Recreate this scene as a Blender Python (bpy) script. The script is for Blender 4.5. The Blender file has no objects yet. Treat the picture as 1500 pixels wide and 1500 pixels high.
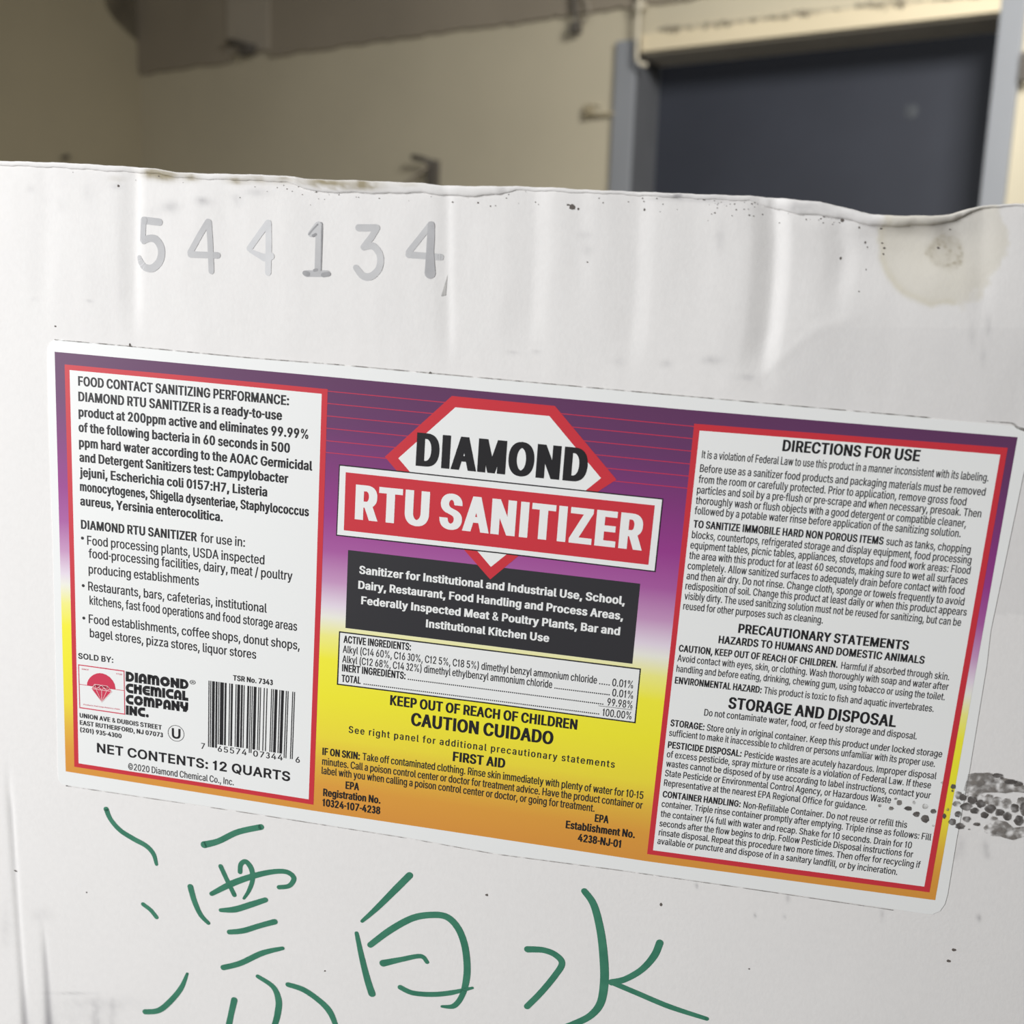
import bpy, bmesh, math, random
import numpy as np
from mathutils import Vector, Matrix
from mathutils.geometry import delaunay_2d_cdt

# ------------------------------------------------------------------ camera, world, lights, exposure
SC = bpy.context.scene
COL = SC.collection
SC.view_settings.view_transform = 'Standard'
SC.view_settings.look = 'None'
SC.view_settings.gamma = 1.0
SC.view_settings.use_curve_mapping = False
SC.view_settings.exposure = 0.0

FPX = 1570.5                      # focal length for a 1500 pixel wide frame
CAM_Z = 1.45
EYE = np.array([0.0, 0.0, CAM_Z])
# camera axes (right, down, forward) expressed in the room: the room's plumb line gives pitch and roll
down = np.array([433 - 750, 9600 - 750, FPX]); down = down / np.linalg.norm(down)
Zc = -down
Yc = np.array([0, 0, 1.0]) - Zc * Zc[2]; Yc /= np.linalg.norm(Yc)
Xc = np.cross(Yc, Zc)
R = np.array([Xc, Yc, Zc])        # camera vector -> room vector
def c2w(v): return R @ np.array(v, float)

cam_d = bpy.data.cameras.new('camera')
cam = bpy.data.objects.new('camera', cam_d); COL.objects.link(cam)
cam_d.sensor_width = 36.0
cam_d.lens = FPX / 1500 * 36.0
cam_d.clip_start = 0.01
r_, u_, b_ = c2w((1, 0, 0)), c2w((0, -1, 0)), c2w((0, 0, -1))
cam.matrix_world = Matrix(((r_[0], u_[0], b_[0], EYE[0]), (r_[1], u_[1], b_[1], EYE[1]), (r_[2], u_[2], b_[2], EYE[2]), (0, 0, 0, 1)))
cam_d.dof.use_dof = True
cam_d.dof.focus_distance = 0.335
cam_d.dof.aperture_fstop = 12.5
SC.camera = cam

world = bpy.data.worlds.new('world'); SC.world = world
world.use_nodes = True
world.node_tree.nodes['Background'].inputs[0].default_value = (0.62, 0.66, 0.72, 1)
world.node_tree.nodes['Background'].inputs[1].default_value = 0.25

# the room: corner of back and left wall, wall directions
CORNER = c2w(np.array([(207 - 750), (150 - 750), FPX]) / FPX * 3.9)[:2]
_wd = c2w((2520, 369, -FPX))
WS = np.array([_wd[0], _wd[1]]); WS /= np.linalg.norm(WS)      # along the back wall, to the right
WT = np.array([WS[1], -WS[0]])                                  # from the back wall into the room
def room(s, t, z):
    p = CORNER + WS * s + WT * t
    return (p[0], p[1], z)
def on_wall(x, y, t=0.0):
    """where the line of sight through a point of the picture meets the back wall: (s, z)"""
    d = c2w(((x - 750) / FPX, (y - 750) / FPX, 1))
    k = ((CORNER[0] + WT[0] * t) * WT[0] + (CORNER[1] + WT[1] * t) * WT[1]) / (d[0] * WT[0] + d[1] * WT[1])
    p = d * k
    return (p[0] - CORNER[0]) * WS[0] + (p[1] - CORNER[1]) * WS[1], p[2] + CAM_Z
def on_left(x, y):
    d = c2w(((x - 750) / FPX, (y - 750) / FPX, 1))
    k = (CORNER @ WS) / (d[0] * WS[0] + d[1] * WS[1])
    p = d * k
    return (p[:2] - CORNER) @ WT, p[2] + CAM_Z

def area(name, loc, aim, sx, sy, power, col):
    l = bpy.data.lights.new(name, 'AREA'); l.shape = 'RECTANGLE'; l.size = sx; l.size_y = sy
    l.energy = power; l.color = col
    o = bpy.data.objects.new(name, l); COL.objects.link(o)
    o.location = loc
    o.rotation_euler = (Vector(aim) - Vector(loc)).to_track_quat('-Z', 'Y').to_euler()
    return o
# a tall area light, added left of the camera, lights the box, a weak ceiling lamp is above it, a third lights the wall by the doorway
area('added_key_light', (-1.15, -0.50, 1.70), (0.0, 0.33, 1.33), 0.5, 1.1, 29.5, (0.97, 0.985, 1.0))
area('ceiling_lamp', (-0.25, 0.45, 2.85), (-0.25, 0.45, 0), 1.2, 0.3, 6, (0.97, 0.985, 1.0))
area('doorway_lamp', room(3.6, 1.35, 2.7), room(3.1, 0.1, 1.2), 0.6, 0.4, 43, (1.0, 0.98, 0.94))

# ------------------------------------------------------------------ materials
def lin(c):
    return tuple((v / 255 / 12.92) if v / 255 <= .04045 else ((v / 255 + .055) / 1.055) ** 2.4 for v in c) + (1,)
def mat(name, rgb, rough=.6, noise=0, nscale=30, spec=.3, bump=0, bscale=200, metal=0, rgb2=None, transp=None, coord='Object'):
    m = bpy.data.materials.new(name); m.use_nodes = True
    nt = m.node_tree; N = nt.nodes; L = nt.links
    b = N['Principled BSDF']
    b.inputs['Roughness'].default_value = rough
    b.inputs['Specular IOR Level'].default_value = spec
    b.inputs['Metallic'].default_value = metal
    c = lin(rgb)
    b.inputs['Base Color'].default_value = c
    tc = N.new('ShaderNodeTexCoord')
    if noise or rgb2:
        n = N.new('ShaderNodeTexNoise'); n.inputs['Scale'].default_value = nscale; n.inputs['Detail'].default_value = 5
        L.new(tc.outputs[coord], n.inputs['Vector'])
        r = N.new('ShaderNodeValToRGB')
        r.color_ramp.elements[0].position = .3; r.color_ramp.elements[1].position = .7
        if rgb2: c2 = lin(rgb2)
        else: c2 = tuple(v * (1 - noise) for v in c[:3]) + (1,)
        r.color_ramp.elements[0].color = c2; r.color_ramp.elements[1].color = c
        L.new(n.outputs['Fac'], r.inputs['Fac']); L.new(r.outputs['Color'], b.inputs['Base Color'])
    if bump:
        n2 = N.new('ShaderNodeTexNoise'); n2.inputs['Scale'].default_value = bscale; n2.inputs['Detail'].default_value = 4
        L.new(tc.outputs[coord], n2.inputs['Vector'])
        bp = N.new('ShaderNodeBump'); bp.inputs['Strength'].default_value = bump; bp.inputs['Distance'].default_value = .001
        L.new(n2.outputs['Fac'], bp.inputs['Height']); L.new(bp.outputs['Normal'], b.inputs['Normal'])
    if transp:   # (noise scale, low, high): patchy thin ink or dirt
        n3 = N.new('ShaderNodeTexNoise'); n3.inputs['Scale'].default_value = transp[0]; n3.inputs['Detail'].default_value = 6
        L.new(tc.outputs[coord], n3.inputs['Vector'])
        mr = N.new('ShaderNodeMapRange')
        mr.inputs['From Min'].default_value = .3; mr.inputs['From Max'].default_value = .7
        mr.inputs['To Min'].default_value = transp[1]; mr.inputs['To Max'].default_value = transp[2]
        L.new(n3.outputs['Fac'], mr.inputs['Value'])
        L.new(mr.outputs['Result'], b.inputs['Alpha'])
    return m

# ------------------------------------------------------------------ object helpers
def link(name, me, material, parent=None, smooth=False, label=None, kind=None):
    o = bpy.data.objects.new(name, me); COL.objects.link(o)
    if material: me.materials.append(material)
    if parent: o.parent = parent
    if smooth:
        for p in me.polygons: p.use_smooth = True
    if label: o['label'] = label
    if kind: o['kind'] = kind
    return o
def mesh(name, vs, fs):
    me = bpy.data.meshes.new(name); me.from_pydata([tuple(v) for v in vs], [], fs); me.update()
    return me
def tag(o, label, cat, group=None):
    o['label'] = label; o['category'] = cat
    if group: o['group'] = group
    return o
class MB:
    """collects boxes and tubes in room coordinates (s, t, z)"""
    def __init__(s): s.v = []; s.f = []
    def box(s, s0, s1, t0, t1, z0, z1, skew=0):
        n = len(s.v)
        for z in (z0, z1):
            for (a, b) in ((s0, t0), (s1, t0), (s1, t1), (s0, t1)): s.v.append(room(a, b, z))
        s.f += [tuple(n + i for i in q) for q in ((0, 3, 2, 1), (4, 5, 6, 7), (0, 1, 5, 4), (1, 2, 6, 5), (2, 3, 7, 6), (3, 0, 4, 7))]
        return s
    def tube(s, pts, r, k=12):
        pts = [Vector(room(*p)) for p in pts]
        n0 = len(s.v)
        for i, p in enumerate(pts):
            d = (pts[min(i + 1, len(pts) - 1)] - pts[max(i - 1, 0)]).normalized()
            a = d.cross(Vector((0.3, 0.2, 1)) if abs(d.z) < .9 else Vector((1, 0, 0))).normalized(); b = d.cross(a)
            for j in range(k):
                q = p + (a * math.cos(j * 2 * math.pi / k) + b * math.sin(j * 2 * math.pi / k)) * r
                s.v.append(tuple(q))
        for i in range(len(pts) - 1):
            for j in range(k):
                A = n0 + i * k + j; B = n0 + i * k + (j + 1) % k
                s.f.append((A, B, B + k, A + k))
        s.f.append(tuple(n0 + j for j in range(k))[::-1]); s.f.append(tuple(n0 + (len(pts) - 1) * k + j for j in range(k)))
        return s
    def build(s, name, m, parent=None, bevel=0, **kw):
        me = mesh(name, s.v, s.f)
        if bevel:
            bm = bmesh.new(); bm.from_mesh(me)
            bmesh.ops.bevel(bm, geom=bm.edges[:], offset=bevel, segments=2, profile=.6, affect='EDGES')
            bm.to_mesh(me); bm.free()
        return link(name, me, m, parent, **kw)

# ------------------------------------------------------------------ the room
M_wall = mat('cream_wall_paint', (208, 199, 175), .55, noise=.10, nscale=2.2, bump=.3, bscale=60)
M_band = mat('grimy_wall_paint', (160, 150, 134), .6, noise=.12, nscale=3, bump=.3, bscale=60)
M_band2 = mat('grimy_wall_paint_paler', (174, 165, 150), .6, noise=.1, nscale=3)
M_trimc = mat('pale_lintel_paint', (232, 218, 186), .5, noise=.06, nscale=5, bump=.3, bscale=60)
M_far = mat('dull_far_wall_paint', (118, 111, 98), .7, noise=.1, nscale=2)
M_post = mat('grey_painted_steel', (150, 153, 158), .45, noise=.05, nscale=8)
M_door = mat('dark_slate_door_paint', (60, 63, 72), .5, noise=.15, nscale=4, bump=.2, bscale=30)
M_reveal = mat('dark_grey_reveal', (104, 106, 110), .6, noise=.1, nscale=10)
M_floor = mat('brown_tile_floor', (84, 80, 76), .5, noise=.2, nscale=4)
M_ceil = mat('ceiling_paint', (150, 146, 140), .8, noise=.05)
M_grime = mat('dark_grime', (92, 84, 74), .8, noise=.3, nscale=60, transp=(45, 0.0, .95))
M_patch = mat('dark_patch', (70, 62, 56), .85, noise=.2, nscale=20, transp=(7, .25, .65))
M_iron = mat('dark_iron', (104, 99, 92), .5, noise=.2, nscale=40)
M_conduit = mat('painted_conduit', (212, 204, 184), .4, noise=.05)

ROOM_S, ROOM_T, ROOM_H = 4.9, 4.8, 2.95
door_s0, _ = on_wall(927, 200); door_s1, _ = on_wall(1462, 80)
_, door_top = on_wall(1200, 50)
_, band_z = on_wall(450, 77)
_, crack_z = on_wall(1160, 27)
w = MB()
w.box(-.12, door_s0, -.14, 0, 0, ROOM_H).box(door_s1, ROOM_S + .12, -.14, 0, 0, ROOM_H).box(door_s0, door_s1, -.14, 0, door_top, ROOM_H)
wall_back = w.build('wall_back', M_wall, kind='structure')
wall_left = MB().box(-.12, 0, 0, ROOM_T, 0, ROOM_H).build('wall_left', mat('dimmed_left_wall_paint', (182, 172, 146), .6, noise=.12, nscale=2), kind='structure')  # same paint as the back wall, its dimness put into the colour
MB().box(ROOM_S, ROOM_S + .12, 0, ROOM_T, 0, ROOM_H).build('wall_right', M_far, kind='structure')
MB().box(-.12, ROOM_S + .12, ROOM_T, ROOM_T + .12, 0, ROOM_H).build('wall_front', M_far, kind='structure')
MB().box(-.12, ROOM_S + .12, -.2, ROOM_T + .12, -.1, 0).build('floor', M_floor, kind='structure')
MB().box(-.12, ROOM_S + .12, -.2, ROOM_T + .12, ROOM_H, ROOM_H + .1).build('ceiling', M_ceil, kind='structure')

# grimy upper band of the back wall, in three panels, with ragged lower edge
band = bpy.data.objects.new('trim_1', None); COL.objects.link(band); band['kind'] = 'structure'
band.location = room(0, 0, band_z)
rng = random.Random(5)
def panel(s0, s1, z0, z1, m, th, parent, ragged=.004, seed=1):
    g = random.Random(seed); n = max(6, int((s1 - s0) / .02))
    vs = []; fs = []
    for i in range(n + 1):
        s = s0 + (s1 - s0) * i / n; zz = z0 + g.uniform(-ragged, ragged)
        for (t, z) in ((.001, zz), (th, zz + .002), (th, z1), (.001, z1)): vs.append(room(s, t, z))
    for i in range(n):
        a = i * 4; b = a + 4
        fs += [(a, b, b + 1, a + 1), (a + 1, b + 1, b + 2, a + 2), (a + 2, b + 2, b + 3, a + 3)]
    fs += [(0, 1, 2, 3), (n * 4 + 3, n * 4 + 2, n * 4 + 1, n * 4)]
    me = mesh('wall_panel', vs, fs)
    o = link('wall_panel', me, m); o.parent = parent; o.matrix_parent_inverse = parent.matrix_world.inverted()
    return o
band.matrix_world = Matrix.Translation(band.location)
sA, _ = on_wall(338, 60); sB, _ = on_wall(399, 60); sC, _ = on_wall(1480, 0)
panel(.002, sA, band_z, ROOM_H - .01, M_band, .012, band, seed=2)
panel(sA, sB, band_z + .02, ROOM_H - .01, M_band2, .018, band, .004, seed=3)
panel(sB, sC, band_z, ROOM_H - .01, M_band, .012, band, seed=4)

def ribbon_wall(name, pts, widths, m, parent, t=.0205, n=60, jit=.3, seed=1):
    """irregular mark on the back wall along pts given as picture points"""
    g = random.Random(seed)
    P = [on_wall(x, y) for x, y in pts]
    vs = []; fs = []
    seg = len(P) - 1
    for i in range(n + 1):
        f = i / n * seg; k = min(int(f), seg - 1); q = f - k
        s = P[k][0] * (1 - q) + P[k + 1][0] * q; z = P[k][1] * (1 - q) + P[k + 1][1] * q
        wd = (widths[k] * (1 - q) + widths[k + 1] * q) * g.uniform(1 - jit, 1 + jit)
        dz = g.uniform(-.2, .2) * wd
        vs += [room(s, t, z + dz + wd / 2), room(s, t, z + dz - wd / 2)]
    for i in range(n): fs.append((2 * i, 2 * i + 1, 2 * i + 3, 2 * i + 2))
    me = mesh(name, vs, fs); o = link(name, me, m)
    o.parent = parent; o.matrix_parent_inverse = parent.matrix_world.inverted()
    return o

# projecting lintel board above the doorway
lint = MB().box(on_wall(943, 80)[0], door_s1, 0, .02, door_top, crack_z).build('trim_2', M_trimc, kind='structure', bevel=.002)
ribbon_wall('grime', [(968, 46), (985, 46), (1010, 43), (1060, 38), (1100, 33), (1150, 27), (1168, 24), (1230, 17), (1265, 12), (1310, 9), (1350, 5), (1440, -2)],
            [.004, .018, .010, .014, .007, .012, .014, .005, .012, .022, .006, .006], M_grime, lint, t=.0225, n=150, jit=.6, seed=9)
# dark patch in the corner on the left wall
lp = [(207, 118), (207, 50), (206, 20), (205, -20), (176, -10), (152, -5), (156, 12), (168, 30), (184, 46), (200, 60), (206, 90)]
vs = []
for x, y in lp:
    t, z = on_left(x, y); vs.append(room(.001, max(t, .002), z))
o = link('dark_patch', mesh('dark_patch', vs, [tuple(range(len(vs)))]), M_patch, wall_left)
# doorway lining, posts and door
def post(name, x0, x1, ytop, s_ref_y, side):
    a, _ = on_wall(x0, s_ref_y); b, _ = on_wall(x1, s_ref_y); _, zt = on_wall((x0 + x1) / 2, ytop)
    return MB().box(a, b, 0, .012, 0, zt).build(name, M_post, bevel=.003)
frame = bpy.data.objects.new('door_1', None); COL.objects.link(frame); frame['kind'] = 'structure'
frame.location = room(door_s0, 0, 0); frame.matrix_world = Matrix.Translation(frame.location)
def under(o, p):
    o.parent = p; o.matrix_parent_inverse = p.matrix_world.inverted(); return o
a, _ = on_wall(900.5, 170); _, zt = on_wall(915, 61)
under(MB().box(a, door_s0 + .003, 0, .014, 0, zt).build('door_post', M_post, bevel=.003), frame)
b, _ = on_wall(1493, 120); _, zt = on_wall(1480, -60)
under(MB().box(door_s1 - .002, b, 0, .022, 0, zt).build('door_post', M_post, bevel=.003), frame)
under(MB().box(door_s0, door_s0 + .004, -.14, 0, 0, door_top - .004).build('door_jamb', M_reveal), frame)
under(MB().box(door_s1 - .004, door_s1, -.14, 0, 0, door_top - .004).build('door_jamb', M_reveal), frame)
under(MB().box(door_s0 + .004, door_s1 - .004, -.14, -.002, door_top - .004, door_top).build('door_head', mat('lintel_soffit_paint', (214, 206, 188), .7, noise=.1, nscale=12)), frame)
dp = under(MB().box(door_s0 + .004, door_s1 - .004, -.185, -.141, 0.005, door_top - .004).build('door_panel', M_door), frame)
s, z = on_wall(1335, 163, -.14)
vs = [room(s, -.14, z)] + [room(s + .018 * math.cos(i * .5236), -.139, z + .018 * math.sin(i * .5236)) for i in range(12)]
vs = vs[1:]
o = link('scuff_mark', mesh('scuff_mark', vs, [tuple(range(12))]), mat('pale_scuff', (104, 108, 112), .6, transp=(90, .1, .7))); under(o, frame)
# hinge at the right post
s, z = on_wall(1499, 102)
under(MB().box(s - .003, s + .02, .022, .034, z - .03, z + .03).build('hinge', M_iron, bevel=.002), frame)

# conduit running down to the head of the doorway
t = bpy.data.objects.new('conduit', None); COL.objects.link(t)
s1, z1 = on_wall(932, 60, .04); s2, z2 = on_wall(935, 94, .04)
t.location = room(s1, .04, ROOM_H); t.matrix_world = Matrix.Translation(t.location)
tag(t, 'thin cream painted vertical conduit coming down beside the doorway head', 'pipe')
pts = [(s1, .034, ROOM_H - .002), (s1, .034, z2 + .03), (s1 + .002, .034, z2 + .012), (s1 + .012, .032, z2 + .002), (s1 + .03, .028, z2 - .002)]
under(MB().tube(pts, .0055).build('tube', M_conduit, smooth=True), t)
under(MB().box(s1 - .014, s1 + .014, .0125, .036, z2 + .14, z2 + .155).build('clip', M_conduit, bevel=.002), t)

def fixture(name, x, y, label, cat, base_t):
    s, z = on_wall(x, y, base_t)
    e = bpy.data.objects.new(name, None); COL.objects.link(e); e.location = room(s, base_t, z)
    e.matrix_world = Matrix.Translation(e.location); tag(e, label, cat)
    return e, s, z
# hanging bracket at the top between band and conduit
e, s, z = fixture('hanging_hook', 845, 20, 'rusty loop hook hanging on the grimy upper wall band left of the conduit', 'hook', .013)
def W(x, y, t=.03):
    q = on_wall(x, y, t); return (q[0], t, q[1])
under(MB().tube([W(841, -30), W(841, 0), W(843, 20), W(846, 36), W(845, 47)], .006).build('rod', M_iron, smooth=True), e)
under(MB().tube([W(855, -12), W(862, 6), W(864, 18), W(858, 28), W(850, 36)], .0035).build('loop', M_band2, smooth=True), e)
under(MB().box(s - .01, s + .018, .0125, .034, W(846, 40)[2] - .014, W(846, 40)[2] + .016).build('hook_plate', M_iron, bevel=.003), e)
# small dark clamp on the left of the band
e, s, z = fixture('wall_clamp', 352, 68, 'small dark clamp stuck on the dim wall band near the corner', 'clamp', .013)
under(MB().tube([W(336, 62), W(345, 63), W(362, 69), W(372, 70)], .012).build('bar', M_iron, smooth=True), e)
under(MB().box(W(352, 70)[0], W(369, 70)[0], .0125, .04, W(355, 82)[2], W(355, 66)[2]).build('jaw', M_iron, bevel=.004), e)
# angle bracket behind the carton
e, s, z = fixture('shelf_bracket', 625, 270, 'dark iron angle bracket on the wall just above the carton rim', 'bracket', 0)
a = W(629, 236, .03); b = W(631, 330, .03)
under(MB().box(W(624, 250)[0], W(636, 250)[0], .0005, .03, b[2], a[2] + .004).build('upright', M_iron, bevel=.002), e)
under(MB().tube([W(604, 230, .04), W(618, 233, .035), W(634, 239, .03)], .0085).build('arm', M_iron, smooth=True), e)
under(MB().tube([W(628, 242, .03), W(608, 258, .05), W(590, 272, .06), W(575, 285, .07)], .0045).build('brace', M_band, smooth=True), e)
# latch next to the left door post
e, s, z = fixture('latch', 868, 163, 'dull cream latch with a thin bar left of the grey door post', 'latch', 0)
M_latch = mat('latch_paint', (176, 164, 136), .6, noise=.2, nscale=60)
under(MB().box(W(849, 160)[0], W(862, 160)[0], .0005, .014, W(855, 172)[2], W(855, 152)[2]).build('latch_body', M_latch, bevel=.004), e)
under(MB().tube([W(858, 169, .012), W(880, 168, .012), W(900, 166, .012)], .0045).build('latch_bar', M_latch, smooth=True), e)
under(MB().tube([W(858, 155, .008), W(872, 153, .008), W(880, 154, .008)], .0025).build('catch', M_wall, smooth=True), e)
# nail in the left wall
t_, z_ = on_left(90, 231)
e = bpy.data.objects.new('nail', None); COL.objects.link(e); e.location = room(0, t_, z_); e.matrix_world = Matrix.Translation(e.location)
tag(e, 'small dark nail in the dim left wall just above the carton rim', 'nail')
under(MB().tube([(.0, t_, z_), (.03, t_, z_ + .002)], .004).build('shank', M_iron), e)
under(MB().tube([(.03, t_, z_ + .002), (.034, t_, z_ + .002)], .009).build('head', M_iron), e)

# ------------------------------------------------------------------ the carton
# pose of the carton's front face, from the label's four printed corners (label 280 x 140 mm)
LW, LH = .28, .14
def homography(src, dst):
    A = []
    for (x, y), (u, v) in zip(src, dst):
        A.append([x, y, 1, 0, 0, 0, -u * x, -u * y, -u]); A.append([0, 0, 0, x, y, 1, -v * x, -v * y, -v])
    return np.linalg.svd(np.array(A))[2][-1].reshape(3, 3)
Hm = homography([(0, 0), (LW, 0), (LW, LH), (0, LH)], [(80.5, 515.2), (1490.3, 640.3), (1369.7, 1318), (96.7, 1129.5)])
Ki = np.linalg.inv(np.array([[FPX, 0, 750], [0, FPX, 750], [0, 0, 1.0]]))
a_, b_, c_ = (Ki @ Hm[:, i] for i in range(3))
sc_ = 2 / (np.linalg.norm(a_) + np.linalg.norm(b_))
if c_[2] * sc_ < 0: sc_ = -sc_
a_, b_, c_ = a_ * sc_, b_ * sc_, c_ * sc_
eu = a_ / np.linalg.norm(a_); ev = b_ - eu * (b_ @ eu); ev /= np.linalg.norm(ev)
nn = np.cross(ev, eu)                 # out of the face, towards the viewer
if nn @ c_ > 0: nn = -nn
eu_w, ev_w, nn_w, O_w = c2w(eu), c2w(ev), c2w(nn), c2w(c_) + EYE
BU0, BU1, BBOT, BDEP = -.062, .352, .285, .30      # carton extents in label coordinates
cx = (BU0 + BU1) / 2
org = O_w + eu_w * cx + ev_w * BBOT - nn_w * BDEP / 2
carton = bpy.data.objects.new('cardboard_carton', None); COL.objects.link(carton)
carton.matrix_world = Matrix(((eu_w[0], -nn_w[0], -ev_w[0], org[0]), (eu_w[1], -nn_w[1], -ev_w[1], org[1]), (eu_w[2], -nn_w[2], -ev_w[2], org[2]), (0, 0, 0, 1)))
tag(carton, 'worn white cardboard carton with a purple and yellow sanitizer label and green handwriting', 'box')

def P(x, y):
    """point of the picture -> (u, v) on the carton's face, metres, v downwards"""
    d = np.array([(x - 750) / FPX, (y - 750) / FPX, 1])
    q = d * ((c_ @ nn) / (d @ nn)) - c_
    return float(q @ eu), float(q @ ev)

def lerp(tab, x):
    if x <= tab[0][0]: return tab[0][1]
    for (x0, y0), (x1, y1) in zip(tab, tab[1:]):
        if x <= x1: return y0 + (y1 - y0) * (x - x0) / (x1 - x0)
    return tab[-1][1]
TOP = [(-300, 228), (-150, 232), (0, 237), (50, 238.5), (100, 240), (150, 243), (200, 246), (225, 248), (262, 254), (300, 255.5), (350, 256.5), (400, 258), (430, 260), (450, 263), (480, 264.5), (520, 265), (560, 267), (600, 268.5), (620, 269.5), (650, 273), (700, 274), (750, 274), (800, 276), (830, 277), (843, 279), (900, 281), (950, 283),
       (1000, 285), (1050, 287), (1100, 288.5), (1150, 292), (1200, 297), (1215, 300), (1230, 304), (1245, 308), (1260, 312), (1275, 315.5), (1290, 317), (1320, 318), (1360, 317.8), (1388, 316.5), (1400, 313.5), (1412, 309), (1430, 305), (1450, 302), (1475, 300.5), (1500, 300), (1560, 302), (1700, 312), (1900, 325)]
BAND = [(-300, 7), (0, 7), (150, 9), (260, 8), (300, 9), (420, 10), (470, 20), (560, 19), (620, 15), (700, 16), (735, 12), (760, 6), (830, 6), (880, 5), (1000, 7), (1100, 8), (1140, 18), (1170, 22), (1200, 21), (1240, 17), (1260, 17), (1300, 17), (1340, 15), (1380, 13), (1400, 12), (1425, 6), (1450, 4), (1700, 4)]
topv = [P(x, y) for x, y in TOP]
lowv = [(P(x, lerp(TOP, x) + b)[0], P(x, lerp(TOP, x) + b)[1]) for x, b in BAND]
def ss(a, b, x):
    t = np.clip((x - a) / (b - a), 0, 1); return t * t * (3 - 2 * t)
NU, NV = 560, 470
us = np.linspace(BU0, BU1, NU)
vtop = np.interp(us, [p[0] for p in topv], [p[1] for p in topv])
tt = np.linspace(0, 1, NV)
U = np.repeat(us[None, :], NV, 0)
Vv = vtop[None, :] * (1 - tt[:, None]) + BBOT * tt[:, None]
# back to picture coordinates of every grid point, only to look up where the marks of the board lie
def to_px(U, V):
    X = c_[:, None, None] + eu[:, None, None] * U + ev[:, None, None] * V
    return 750 + FPX * X[0] / X[2], 750 + FPX * X[1] / X[2]
PX, PY = to_px(U, Vv)
rs = np.random.RandomState(3)
def vnoise(U, V, cell_u, cell_v, seed):
    r = np.random.RandomState(seed); a = r.rand(160, 160)
    x = (U - BU0) / cell_u + 3; y = (V + .2) / cell_v + 3
    i = np.floor(x).astype(int) % 158; j = np.floor(y).astype(int) % 158
    fx = x - np.floor(x); fy = y - np.floor(y); fx = fx * fx * (3 - 2 * fx); fy = fy * fy * (3 - 2 * fy)
    return (a[j, i] * (1 - fx) + a[j, i + 1] * fx) * (1 - fy) + (a[j + 1, i] * (1 - fx) + a[j + 1, i + 1] * fx) * fy
def fbm(U, V, c, seed, asp=1):
    return (vnoise(U, V, c, c * asp, seed) * .5 + vnoise(U, V, c / 2, c * asp / 2, seed + 1) * .3 + vnoise(U, V, c / 4, c * asp / 4, seed + 2) * .2) - .5
# relief: upright dents of crushed flutes, fading out above the label
fade = 1 - ss(495, 565, PY - (PX - 70) * .087)
Hh = np.zeros_like(U)
px2m = .000199
DENTS = [  # centre line (picture), width left, width right, depth mm, y fade in, y fade out
    ([(197, 250), (196, 500)], 24, 14, .26, 250, 470), ([(66, 240), (66, 480)], 26, 22, .12, 240, 440),
    ([(655, 300), (655, 380), (657, 500)], 20, 10, .16, 380, 520), ([(783, 285), (782, 380), (775, 500)], 42, 26, .24, 280, 500),
    ([(850, 300), (850, 470)], 30, 22, .10, 300, 440), ([(935, 300), (932, 400), (922, 520)], 44, 26, .24, 290, 520),
    ([(1134, 312), (1136, 350), (1132, 420), (1126, 480), (1116, 530)], 34, 24, .62, 305, 535),
    ([(1232, 345), (1238, 370), (1228, 420), (1222, 470)], 30, 24, .22, 330, 450), ([(1020, 320), (1018, 480)], 34, 40, .08, 310, 450),
    ([(1440, 330), (1436, 470)], 26, 22, .14, 310, 460), ([(330, 270), (330, 470)], 40, 40, .07, 270, 430), ([(480, 285), (480, 470)], 50, 36, .07, 280, 430)]
for line, wl, wr, dep, f0, f1 in DENTS:
    ys = [p[1] for p in line]; xs = [p[0] for p in line]
    xc = np.interp(PY, ys, xs); d = PX - xc
    prof = np.where(d < 0, np.exp(-(d / wl) ** 2 * 2.2), np.exp(-(d / wr) ** 2 * 2.2))
    # sharp valley line
    prof = prof * .6 + .4 * np.where(d < 0, np.clip(1 + d / wl, 0, 1), np.clip(1 - d / wr, 0, 1))
    Hh -= 1.7 * dep * .001 * prof * (1 - ss(f1 - 50, f1 + 45, PY))
# crushed rim at the right, pulled towards the viewer at the dip, pushed in below
Hh += .0016 * np.exp(-((PX - 1320) / 85) ** 2) * (1 - ss(318, 350, PY))
Hh -= .0012 * np.exp(-((PX - 1310) / 110) ** 2 - ((PY - 372) / 40) ** 2)
Hh += .0005 * (1 - ss(0, .012, Vv - vtop[None, :])) * (vnoise(U, Vv, .02, .5, 8) - .4)
Hh += fade * .00035 * fbm(U, Vv, .018, 11, 2.5)
# ridge edge of the darker patch: diagonal wrinkle
dg = PY - np.interp(PX, [1000, 1110, 1160, 1200, 1250, 1330], [570, 556, 510, 480, 466, 470])
Hh += fade * .00008 * np.exp(-(dg / 9.) ** 2) * ss(1000, 1100, PX) * (1 - ss(1230, 1290, PX))
# scored fold lines at the lower left
xl = np.interp(PY, [1150, 1500, 1650], [13, 37, 47])
Hh -= .00035 * np.exp(-((PX - xl) / 4.) ** 2) * ss(1100, 1200, PY)
xl2 = np.interp(PY, [1350, 1500, 1650], [62, 74, 84])
Hh -= .0002 * np.exp(-((PX - xl2) / 4.) ** 2) * ss(1330, 1400, PY)
lower = ss(1180, 1300, PY - (PX - 90) * .15)
Hh += lower * .00025 * fbm(U, Vv, .05, 31, 1)
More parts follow.
